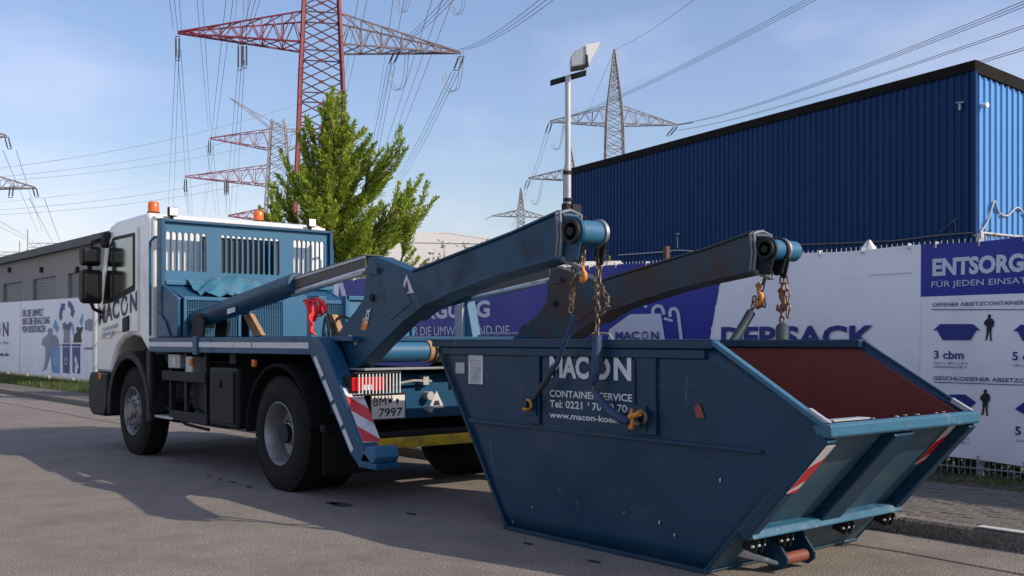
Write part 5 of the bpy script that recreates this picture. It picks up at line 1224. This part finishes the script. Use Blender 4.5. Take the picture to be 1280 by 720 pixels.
# ================================================================== PLANTS
def conifer(base, h, lean):
    root = thing('conifer_tree', 'bright green conifer with ragged upswept branches behind the truck', 'tree', base)
    random.seed(11); b = Vector(base)
    right = Vector((FY, -FX, 0)); back = Vector((FX, FY, 0))
    tips = []; wood = MB(); lf = MB()
    trunk = [b, b+Vector((0, 0, h*.35)), b+Vector((0, 0, h*.7))+right*(-.06), b+Vector((0, 0, h*.97))-right*.08]
    wood.tube(trunk, [.14, .10, .05, .015], 10)
    def plume(p0, d, L, r, dens):
        """feathery branch: leaf tufts along a curved axis bending upward"""
        n = max(4, int(L*dens)); p = p0.copy(); dd = d.normalized(); ax = [p.copy()]
        for i in range(n):
            t = i/n; dd = (dd+Vector((0, 0, .55/n))+Vector((random.uniform(-.05, .05), random.uniform(-.05, .05), random.uniform(-.03, .03)))).normalized()
            p = p+dd*(L/n); ax.append(p.copy())
            if t < .12: continue
            rr = r*(math.sin(math.pi*min(1, .12+t*.88))**.6)*(1-.55*t)
            for k in range(5):
                a = random.uniform(0, 6.283); o = dd.orthogonal().normalized(); q = dd.cross(o)
                side = (o*math.cos(a)+q*math.sin(a)); side.z *= .8
                tw = (dd*random.uniform(.7, 1.2)+side*random.uniform(.4, 1.0)+Vector((0, 0, .2))).normalized()
                Lt = rr*random.uniform(.7, 1.5)+.05; s0 = p+side*rr*.12
                # twig of small scale leaves: narrow diamonds
                m = max(2, int(Lt/.05))
                for j in range(m):
                    c = s0+tw*(Lt*j/m); w = (.012+.010*random.random())*(1.2-.7*j/m); l = random.uniform(.055, .115)
                    ld = (tw+Vector((random.uniform(-.5, .5), random.uniform(-.5, .5), random.uniform(-.3, .5)))).normalized(); sd = ld.cross(Vector((random.uniform(-1, 1), random.uniform(-1, 1), random.uniform(-1, 1)))).normalized()*w
                    lf.add([c, c+ld*l*.45+sd, c+ld*l, c+ld*l*.45-sd], [(0, 1, 2, 3)])
        wood.tube([ax[0], ax[len(ax)//2], ax[-1]], [.022*min(1, L), .012, .004], 5)
    # central spire
    for i in range(9):
        z = h*(.70+.022*i); plume(b+Vector((0, 0, z))-right*.07+Vector((random.uniform(-.05, .05), random.uniform(-.05, .05), 0)), Vector((random.uniform(-.25, .25), random.uniform(-.25, .25), 1)), h*.13, .12, 30)
    N = 230
    for i in range(N):
        f = (i+.5)/N; z = h*(.12+.74*f**.95); a = i*2.39996+random.uniform(-.3, .3)
        d = right*math.cos(a)+back*math.sin(a); env = (1-f)**.75
        rgt = math.cos(a); L = (.38+2.45*env)*(1.0+.1*rgt)*random.uniform(.6, 1.08)
        if f > .55: L *= .8
        el = random.uniform(.05, .5)+.55*f*f
        plume(b+Vector((0, 0, z-.2*L)), d+Vector((0, 0, el)), L, .12+.14*env, 19)
    # long leading branches measured from the picture (px, py ends)
    D_ = 21.8
    for (px0, py0, px1, py1, r) in ((440, 250, 512, 180, .15), (470, 290, 536, 220, .17), (480, 310, 545, 238, .17), (455, 300, 515, 245, .2), (400, 290, 352, 190, .14), (385, 300, 338, 228, .15), (420, 200, 455, 158, .12), (425, 235, 475, 185, .13), (400, 250, 375, 178, .13), (370, 310, 318, 262, .13), (450, 235, 478, 225, .12), (395, 180, 384, 158, .12), (430, 210, 470, 178, .12), (500, 330, 520, 262, .18), (360, 300, 330, 240, .15), (416, 160, 414, 122, .1), (422, 180, 428, 116, .11), (415, 170, 409, 132, .1), (420, 190, 443, 150, .11), (440, 270, 500, 205, .15), (470, 320, 530, 262, .18), (400, 270, 345, 215, .14), (390, 320, 332, 268, .15), (445, 250, 490, 198, .13), (400, 220, 372, 168, .12)):
        p0 = at(px0, py0, D_+random.uniform(-.5, .4)); p1 = at(px1, py1, D_+random.uniform(-.7, .5)); plume(p0, (p1-p0)-Vector((0, 0, (p1-p0).length*.25)), (p1-p0).length*.95, r, 22)
        for q in range(3):
            s = p0.lerp(p1, random.uniform(.1, .5)); plume(s, (p1-p0)+Vector((random.uniform(-.6, .6), random.uniform(-.6, .6), random.uniform(-.2, .5))), (p1-p0).length*random.uniform(.35, .6), r*.8, 20)
    build('trunk', wood, m_bark, root, smooth=0); build('crown', lf, m_conif, root)
tb = at(418, 425, 21.8); th = at(418, 120, 21.8).z
conifer((tb.x, tb.y, .09), th, 0)
def shrub(px, py, D_, w, hh, n, label, name='leafy_shrub', seed=3, m=m_leaf, zb=None):
    random.seed(seed); c = at(px, py, D_); root = thing(name, label, 'shrub', (c.x, c.y, .09)); wd = MB(); lf = MB(); base = Vector((c.x, c.y, .09))
    for i in range(n):
        tip = c+Vector((random.uniform(-w, w), random.uniform(-w, w), random.uniform(-hh, 0))); mid = base.lerp(tip, .5)+Vector((random.uniform(-.15, .15), random.uniform(-.15, .15), .2))
        wd.tube([base, mid, tip], [.014, .009, .003], 4)
        for k in range(26):
            t = random.uniform(.45, 1.); p = mid.lerp(tip, (t-.5)*2) if t > .5 else base.lerp(mid, t*2)
            p = p+Vector((random.uniform(-.09, .09), random.uniform(-.09, .09), random.uniform(-.05, .08))); ld = Vector((random.uniform(-1, 1), random.uniform(-1, 1), random.uniform(-.4, .7))).normalized(); sd = ld.orthogonal().normalized()*.022
            lf.add([p, p+ld*.04+sd, p+ld*.085, p+ld*.04-sd], [(0, 1, 2, 3)])
    build('stems', wd, m_bark, root, smooth=0); build('leaves', lf, m, root)
shrub(540, 298, 17.5, .22, .9, 9, 'thin loose shrub reaching over the fence just right of the conifer', seed=3)
shrub(583, 287, 17.5, .28, 1.1, 12, 'thin loose shrub with upright twigs in front of the white warehouse', seed=5)
shrub(560, 318, 17.2, .6, .6, 14, 'low leafy shrub filling the gap between the two taller ones', seed=6)
shrub(1240, 293, 13.2, .22, .3, 12, 'small green bush tip over the navy banner header', seed=8)
shrub(1275, 295, 13.2, .18, .22, 8, 'sprig of green leaves at the right edge above the banner', seed=9)
shrub(768, 318, 20, .45, .5, 26, 'dark green bush at the foot of the blue hall beside the pole', seed=10)

# ================================================================== PYLONS
m_pyr = mat('pylon_red_paint', (.17, .010, .025), .6, var=.25, scale=.4)
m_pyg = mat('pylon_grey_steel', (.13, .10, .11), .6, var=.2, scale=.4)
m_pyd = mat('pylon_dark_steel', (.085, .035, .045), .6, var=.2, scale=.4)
m_pyf = mat('hazed_pylon_steel', (.21, .20, .21), .7)  # paler than the near pylon, distance haze mixed into the colour
m_pyfr = mat('hazed_pylon_red', (.29, .10, .12), .7)  # pylon red washed out, with the haze painted in
m_ins = mat('insulator_dark', (.05, .05, .055), .4)
m_line = mat('conductor_aluminium', (.17, .175, .19), .55, metal=.2)
m_linel = mat('hazed_conductor', (.27, .29, .33), .7)  # far wires lightened by haze put into the colour
def pylon(name, label, D_, px, prof, arms, mleg, mbr, aw=.5, ang=0., tang=0., leg=.12, brw=.05, group=None, peak=None, gcol=None, panels=None):
    """prof [(py, halfwidth px)] from bottom to top; arms [(py_low, py_up, left px tip x, right px tip x, py_left, py_right, mat_left, mat_right)]"""
    def P(x, y, d=0.): return at(x, y, D_+d)
    base = P(px, HY); root = thing(name, label, 'pylon', (base.x, base.y, .09), group)
    ax = (Vector((FY, -FX, 0))*math.cos(ang)+fv*math.sin(ang)); bx = (fv*math.cos(ang)-Vector((FY, -FX, 0))*math.sin(ang))
    tx = (Vector((FY, -FX, 0))*math.cos(tang)+fv*math.sin(tang)); ty = (fv*math.cos(tang)-Vector((FY, -FX, 0))*math.sin(tang)); s = D_/F
    levels = [(H+(HY-py)*s, hw*s) for py, hw in prof]
    def hwz(z):
        for i in range(len(levels)-1):
            if levels[i][0] <= z <= levels[i+1][0]: t = (z-levels[i][0])/(levels[i+1][0]-levels[i][0]); return levels[i][1]+(levels[i+1][1]-levels[i][1])*t
        return levels[-1][1]
    c = Vector((base.x, base.y, 0))
    def cor(z, sx_, sy_): w = hwz(z); return c+tx*(sx_*w)+ty*(sy_*w)+Vector((0, 0, z))
    for sx_, sy_ in ((-1, -1), (1, -1), (1, 1), (-1, 1)):
        mb = MB()
        for i in range(len(levels)-1): mb.beam(cor(levels[i][0]+1e-4, sx_, sy_), cor(levels[i+1][0]-1e-4, sx_, sy_), leg)
        build('leg', mb, mleg, root)
    br = MB(); z = levels[0][0]; zt_top = levels[-1][0]; zs = [z]
    while z < zt_top-.3: z += max(.5, hwz(z)*2*(.50)); zs.append(min(z, zt_top))
    faces = (((-1, -1), (1, -1)), ((1, -1), (1, 1)), ((1, 1), (-1, 1)), ((-1, 1), (-1, -1))); gus = MB()
    for i in range(len(zs)-1):
        a, b = zs[i]+1e-4, zs[i+1]-1e-4
        for (p, q) in faces:
            br.beam(cor(a, *p), cor(b, *q), brw); br.beam(cor(a, *q), cor(b, *p), brw)
            if i % 2: br.beam(cor(a, *p), cor(a, *q), brw)
        if gcol:
            m_ = (cor(a, -1, -1)+cor(b, 1, -1)+cor(b, -1, -1)+cor(a, 1, -1))/4; g_ = .28; gus.loop([m_-ax*g_, m_-Vector((0, 0, g_*.8)), m_+ax*g_, m_+Vector((0, 0, g_*.8))], -bx*.06)
    build('bracing', br, mbr, root)
    if gcol: build('gusset_plates', gus, gcol, root)
    for (plo, pup, xl, xr, pl, pr, ml, mr) in arms:
        zl, zu = H+(HY-plo)*s, H+(HY-pup)*s
        for sgn, xt, pt, m_ in ((-1, xl, pl, ml), (1, xr, pr, mr)):
            if xt is None: continue
            # depth of the tip follows the arm direction
            u_ = (xt-CX)/F; l_ = (u_*D_-(px-CX)*s)/(math.cos(ang)-u_*math.sin(ang)); L = abs(l_)
            tip2 = c+ax*l_; dd = tip2.x*FX+tip2.y*FY; tip = Vector((tip2.x, tip2.y, H+(HY-pt)*dd/F))
            mb = MB(); n = max(4, int(L/2.4))
            lo = [cor(zl, sgn, -1), cor(zl, sgn, 1)]; up = [cor(zu, sgn, -1), cor(zu, sgn, 1)]
            for q in lo: mb.beam(q, tip+Vector((0, 0, -.05)), brw*1.5)
            for q in up: mb.beam(q, tip+Vector((0, 0, .1)), brw*1.3)
            for i in range(n):
                t0, t1 = i/n, (i+1)/n; th_ = (i+.5)/n
                for k in (0, 1): mb.beam(lo[k].lerp(tip, t0), up[k].lerp(tip, th_), brw*.8); mb.beam(up[k].lerp(tip, th_), lo[k].lerp(tip, t1), brw*.8); mb.beam(lo[k].lerp(tip, t0), up[k].lerp(tip, t0), brw*.9)
                mb.beam(lo[0].lerp(tip, t0), lo[1].lerp(tip, t1), brw*.8); mb.beam(lo[1].lerp(tip, t0), lo[0].lerp(tip, t1), brw*.8); mb.beam(up[0].lerp(tip, t0), up[1].lerp(tip, t1), brw*.7)
            build('crossarm', mb, m_, root)
    return root, c, ax, bx
def string(root, p, L, r=.07, d=Vector((0, 0, -1)), gap=.35, bx=Vector((1, 0, 0))):
    mb = MB()
    for s in (-1, 1):
        mb.tube([p+bx*s*gap/2, p+bx*s*gap/2+d*L*.2, p+bx*s*gap/2+d*L], r*.3, 5)
        mb.cyl(p+bx*s*gap/2+d*L*.12, p+bx*s*gap/2+d*L*.88, r, n=7)
    mb.beam(p+d*L-bx*gap*.7, p+d*L+bx*gap*.7, .06); mb.beam(p+d*L*.05-bx*gap*.7, p+d*L*.05+bx*gap*.7, .06)
    build('insulator', mb, m_ins, root)
DM = 110.
main, mc, max_, mbx = pylon('electricity_pylon', 'large red and grey lattice pylon rising behind the conifer', DM, 402, [(425, 42), (300, 34), (190, 29), (100, 26), (60, 24), (-30, 20), (-130, 12)],
    [(60, 22, 222, 576, 41, 66, m_pyr, m_pyg), (-60, -95, 290, 520, -75, -68, m_pyr, m_pyg)], m_pyr, m_pyd, ang=.27, tang=.18, leg=.30, brw=.115, gcol=m_pyr)
ir = Vector((FY, -FX, 0))
for px, py, D_, L in ((222, 44, 106, 2.6), (300, 54, 107, 2.8), (306, 54, 107.5, 2.6)):
    string(main, at(px, py, D_), L, .09, bx=ir)
for a, b, D_ in (((497, 63), (489, 80), 113), ((577, 70), (570, 88), 115)):
    p0, p1 = at(*a, D_), at(*b, D_); string(main, p0, (p1-p0).length, .10, (p1-p0).normalized(), .55, ir)
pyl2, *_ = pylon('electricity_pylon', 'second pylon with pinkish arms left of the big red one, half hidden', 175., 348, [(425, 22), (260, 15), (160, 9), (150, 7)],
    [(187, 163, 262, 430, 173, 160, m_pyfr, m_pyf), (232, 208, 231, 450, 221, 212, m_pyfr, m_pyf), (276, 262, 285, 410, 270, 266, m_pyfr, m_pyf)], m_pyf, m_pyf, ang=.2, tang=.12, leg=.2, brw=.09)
for px, py, L in ((262, 175, 2.4), (232, 223, 2.6), (282, 226, 2.4), (284, 226, 2.2)): string(pyl2, at(px, py, 172), L, .1, bx=ir)
e = MB()
for d_ in (-1.2, 1.2): e.beam(at(287, 122, 168), at(345, 160, 175)+ir*d_, .1)
e.beam(at(300, 130, 169), at(320, 148, 172)+ir, .07); e.beam(at(310, 137, 170), at(335, 157, 174), .07); build('earth_wire_arm', e, m_pyf, pyl2)
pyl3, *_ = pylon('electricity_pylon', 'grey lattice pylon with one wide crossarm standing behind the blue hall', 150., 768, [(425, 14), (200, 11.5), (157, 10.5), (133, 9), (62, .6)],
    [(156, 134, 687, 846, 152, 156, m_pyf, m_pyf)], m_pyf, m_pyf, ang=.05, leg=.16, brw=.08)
b3 = MB().beam(at(846, 156, 150), at(866, 153, 149), .16); build('arm_extension', b3, m_pyf, pyl3)
for a, b in (((688, 154), (684, 166)), ((845, 158), (835, 170))):
    p0, p1 = at(*a, 150), at(*b, 150); string(pyl3, p0, (p1-p0).length, .1, (p1-p0).normalized(), .5, ir)
pyl4, *_ = pylon('electricity_pylon', 'pylon mostly hidden by the lamp post with one arm showing left of it', 190., 712, [(425, 9), (230, 7), (213, 6.5), (180, 1)],
    [(225, 212, 660, 765, 223, 224, m_pyf, m_pyf)], m_pyf, m_pyf, leg=.16, brw=.09)
p0, p1 = at(661, 225, 189), at(657, 236, 189); string(pyl4, p0, (p1-p0).length, .1, (p1-p0).normalized(), .5, ir)
pyl5, *_ = pylon('electricity_pylon', 'smallest farthest pylon seen above the boom of the near arm', 330., 651, [(425, 7), (300, 5.2), (262, 4), (235, .5)],
    [(271, 263, 615, 685, 270, 272, m_pyf, m_pyf)], m_pyf, m_pyf, leg=.2, brw=.12)
b5 = MB().beam(at(615, 270, 330), at(606, 275, 330), .22); build('arm_extension', b5, m_pyf, pyl5)
pyl6, *_ = pylon('electricity_pylon', 'pylon at the left edge of which only two arm ends show', 120., -70, [(425, 26), (230, 18), (168, 14), (90, 2)],
    [(235, 205, -170, 44, 232, 235, m_pyf, m_pyf), (176, 150, -150, 8, 170, 170, m_pyf, m_pyf)], m_pyf, m_pyf, leg=.2, brw=.09)
for a, b in (((43, 235), (46, 246)), ((15, 232), (13, 247)), ((8, 171), (12, 186))):
    p0, p1 = at(*a, 118), at(*b, 118); string(pyl6, p0, (p1-p0).length, .08, (p1-p0).normalized(), .4, ir)
# substation gantry far left
gt = thing('substation_gantry', 'faint substation gantry with two lightning masts above the garages', 'gantry', Vector((at(60, 425, 200).x, at(60, 425, 200).y, .09)))
def gb(a, b, w=.12): return MB().beam(at(*a, 200), at(*b, 200), w)
def truss(x0, x1, yt, yb, step=6):
    mb = MB().beam(at(x0, yt, 200), at(x1, yt-(-.0), 200), .1).beam(at(x0, yb, 200), at(x1, yb, 200), .1); x = x0; f = True
    while x < x1-step/2: mb.beam(at(x, yt if f else yb, 200), at(x+step, yb if f else yt, 200), .07); x += step; f = not f
    return mb
build('truss', truss(36, 150, 304, 309), m_pyf, gt); build('truss', truss(-40, 24, 315, 319), m_pyf, gt)
build('mast', gb((34, 425), (34.5, 312), .35).beam(at(34.5, 312, 200), at(34.5, 287, 200), .16), m_pyf, gt); build('mast', gb((24, 425), (24.5, 318), .35).beam(at(24.5, 318, 200), at(24.5, 301, 200), .14), m_pyf, gt)
build('mast', gb((57, 425), (57, 309), .25), m_pyf, gt); build('mast', gb((117, 425), (117, 292), .2), m_pyf, gt)

# ================================================================== OVERHEAD LINES
def line(a, b, sag, label, n=2, r=.03, gap=.4, m=m_line, g0=None, group='overhead power lines', seg=22):
    """a, b = (px, py, distance); sag in metres; n parallel wires side by side"""
    p, q = at(*a), at(*b); root = MB()
    side = (q-p).cross(Vector((0, 0, 1))); side = side.normalized() if side.length > 1e-3 else ir
    for k in range(n):
        kk = k-(n-1)/2; gs = gap if g0 is None else g0
        root.tube([p.lerp(q, i/seg)+side*kk*(gs+(gap-gs)*i/seg)-Vector((0, 0, 4*sag*(i/seg)*(1-i/seg))) for i in range(seg+1)], r*.7, 4, cap=False)
    tag(build('power_line', root, m), label, 'power line', group)
def loop_(pts, D_, label, n=2, r=.035, gap=4):
    mb = MB()
    for k in range(n):
        sp_ = smooth_pts([(x+gap*k, y-k) for x, y in pts], 4); mb.tube([at(x, y, D_-.5+k*.4) for x, y in sp_], r, 4, cap=False)
    tag(build('jumper_cable', mb, m_line), label, 'power line', 'jumper loops on the big pylon')
# left arm of the big pylon
line((222, 62, 106), (213, 268, 330), 0, 'conductors dropping steeply from the left tip of the red pylon towards the cab roof', 2, .05, 1.6, g0=.3)
line((224, 62, 106), (238, 268, 330), 0, 'wires fanning right from the left tip of the red pylon', 2, .045, 1.5, g0=.3)
line((222, 38, 106), (217, -10, 84), 0, 'conductors rising out of the picture above the left tip of the red pylon', 3, .04, .4)
line((302, 75, 107), (288, 268, 330), 0, 'conductors dropping from the middle of the red left arm', 3, .05, 1.6, g0=.3)
line((305, 50, 107), (322, -10, 80), 0, 'conductors rising from the middle of the red left arm', 3, .035, .35)
line((305, 50, 107), (308, -10, 80), 0, 'pair of wires rising straight above the middle of the red left arm', 2, .03, .35)
line((249, -10, 75), (262, 160, 172), 0, 'pair of wires running down past the red arm to the upper pink arm tip', 2, .035, .4)
line((288, -10, 75), (255, 268, 330), 0, 'pair of wires crossing the red left arm diagonally', 2, .04, .5)
line((262, 182, 172), (272, 268, 330), 0, 'wires dropping from the upper pink arm tip to the cab roof', 2, .05, 1.0)
line((231, 232, 172), (238, 268, 330), 0, 'wires dropping from the lower pink arm tip', 2, .05, .6)
line((283, 235, 172), (286, 268, 330), 0, 'wires dropping from the middle of the lower pink arm', 2, .05, .7)
line((297, -10, 90), (290, 60, 150), 0, 'thin wires above the red arm right of its middle', 1, .03)
# right arm and its spans
line((489, 82, 113), (452, 262, 330), 1, 'conductors falling left behind the conifer from the grey arm', 3, .05, 1.1, g0=.4)
line((569, 90, 115), (498, 224, 330), 1, 'conductors falling left from the tip of the grey arm', 3, .05, 1.0, g0=.4)
line((505, 52, 113), (570, -10, 70), .2, 'bundle rising right from the inner part of the grey arm', 3, .032, .35)
line((578, 62, 115), (690, -6, 60), .5, 'bundle rising right from the tip of the grey arm', 3, .032, .4)
line((500, -10, 90), (470, 150, 330), 1, 'faint wires crossing the grey arm near the tower', 2, .045, 1.0)
line((455, -10, 90), (420, 160, 330), 1, 'faint wires passing close right of the tower', 2, .045, .8, )
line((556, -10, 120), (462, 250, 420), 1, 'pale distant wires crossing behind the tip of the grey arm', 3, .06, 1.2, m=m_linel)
line((430, 15, 110), (512, 48, 114), .2, 'thin stay wire above the grey arm', 1, .03)
loop_([(486, 90), (487, 104), (494, 113), (501, 108), (505, 90), (507, 60)], 113, 'hanging jumper loop under the inner part of the grey arm')
loop_([(552 if 0 else 553, 92), (555, 107), (562, 115), (570, 110), (574, 90), (576, 64)], 115, 'hanging jumper loop under the tip of the grey arm')
loop_([(494, -6), (496, 8), (503, 16), (508, 6), (508, -8)], 113, 'jumper loop at the top edge of the picture, left one')
loop_([(560, -6), (564, 12), (571, 19), (577, 8), (578, -8)], 115, 'jumper loop at the top edge of the picture, right one')
# left field: gentle lines from the left edge to the second pylon
for (a, b, lab) in (((-10, 211.5, 118), (378, 128, 172), 'uppermost'), ((-10, 222, 118), (378, 152, 172), 'second'), ((-10, 227, 118), (378, 166, 172), 'third'), ((-10, 253.5, 118), (372, 186, 172), 'fourth'), ((-10, 263, 118), (372, 202, 172), 'fifth'), ((-10, 269, 118), (372, 214, 172), 'lowest')):
    line(a, b, 1.2, lab+' of the six lines sloping up from the left edge to the second pylon', 2 if lab != 'fourth' else 1, .032, .3, m=m_line if lab != 'fourth' else m_linel)
line((46, 248, 118), (78, 320, 330), 0, 'faint conductors falling from the lower arm end at the left edge', 2, .05, 1.6, m=m_linel)
line((12, 188, 118), (50, 290, 330), 0, 'faint conductors falling from the upper arm end at the left edge', 2, .05, 1.4, m=m_linel)
line((-10, 275, 140), (40, 302, 330), 0, 'faint wire at the left edge running down to the gantry', 2, .05, 1.5, m=m_linel)
# right field
for (a, b, n_, lab) in (((1017, -2, 60), (688, 155, 150), 3, 'bundle rising right over the lamp post from the grey pylon'), ((1290, 1, 42), (862, 153, 149), 3, 'upper bundle sweeping right over the blue hall'),
                        ((1290, 30, 42), (846, 163, 150), 2, 'middle wires sweeping right over the blue hall'), ((1290, 58, 40), (700, 222, 190), 2, 'lowest wires skimming the roof edge of the blue hall')):
    line(a, b, .6, lab, n_, .024, .3)
line((872, -4, 90), (768, 62, 150), .4, 'single earth wire from the tip of the grey pylon', 1, .03)
line((768, 62, 150), (735, 140, 330), 0, 'faint earth wire falling left from the tip of the grey pylon', 1, .05, m=m_linel)
line((684, 166, 150), (662, 232, 190), .5, 'wires falling from the left arm tip of the grey pylon', 2, .04, .5)
line((657, 237, 189), (640, 285, 330), .5, 'wires falling from the arm beside the lamp post', 2, .05, .6, m=m_linel)
mbj = MB()
for k in range(2): mbj.tube([at(x, y, 150) for x, y in smooth_pts([(689+k*3, 181-k), (693+k*3, 187), (699+k*2, 183), (702+k*2, 168), (704+k*2, 156)], 4)], .04, 4)
tag(build('jumper_cable', mbj, m_pyf), 'jumper loop left of the lamp post on the grey pylon', 'power line')
mbj = MB()
for k in range(2): mbj.tube([at(x, y, 189) for x, y in smooth_pts([(663+k*3, 249), (667+k*3, 256), (672+k*2, 250), (675+k*2, 236), (677+k*2, 226)], 4)], .04, 4)
tag(build('jumper_cable', mbj, m_pyf), 'small jumper loop on the arm beside the lamp post', 'power line')
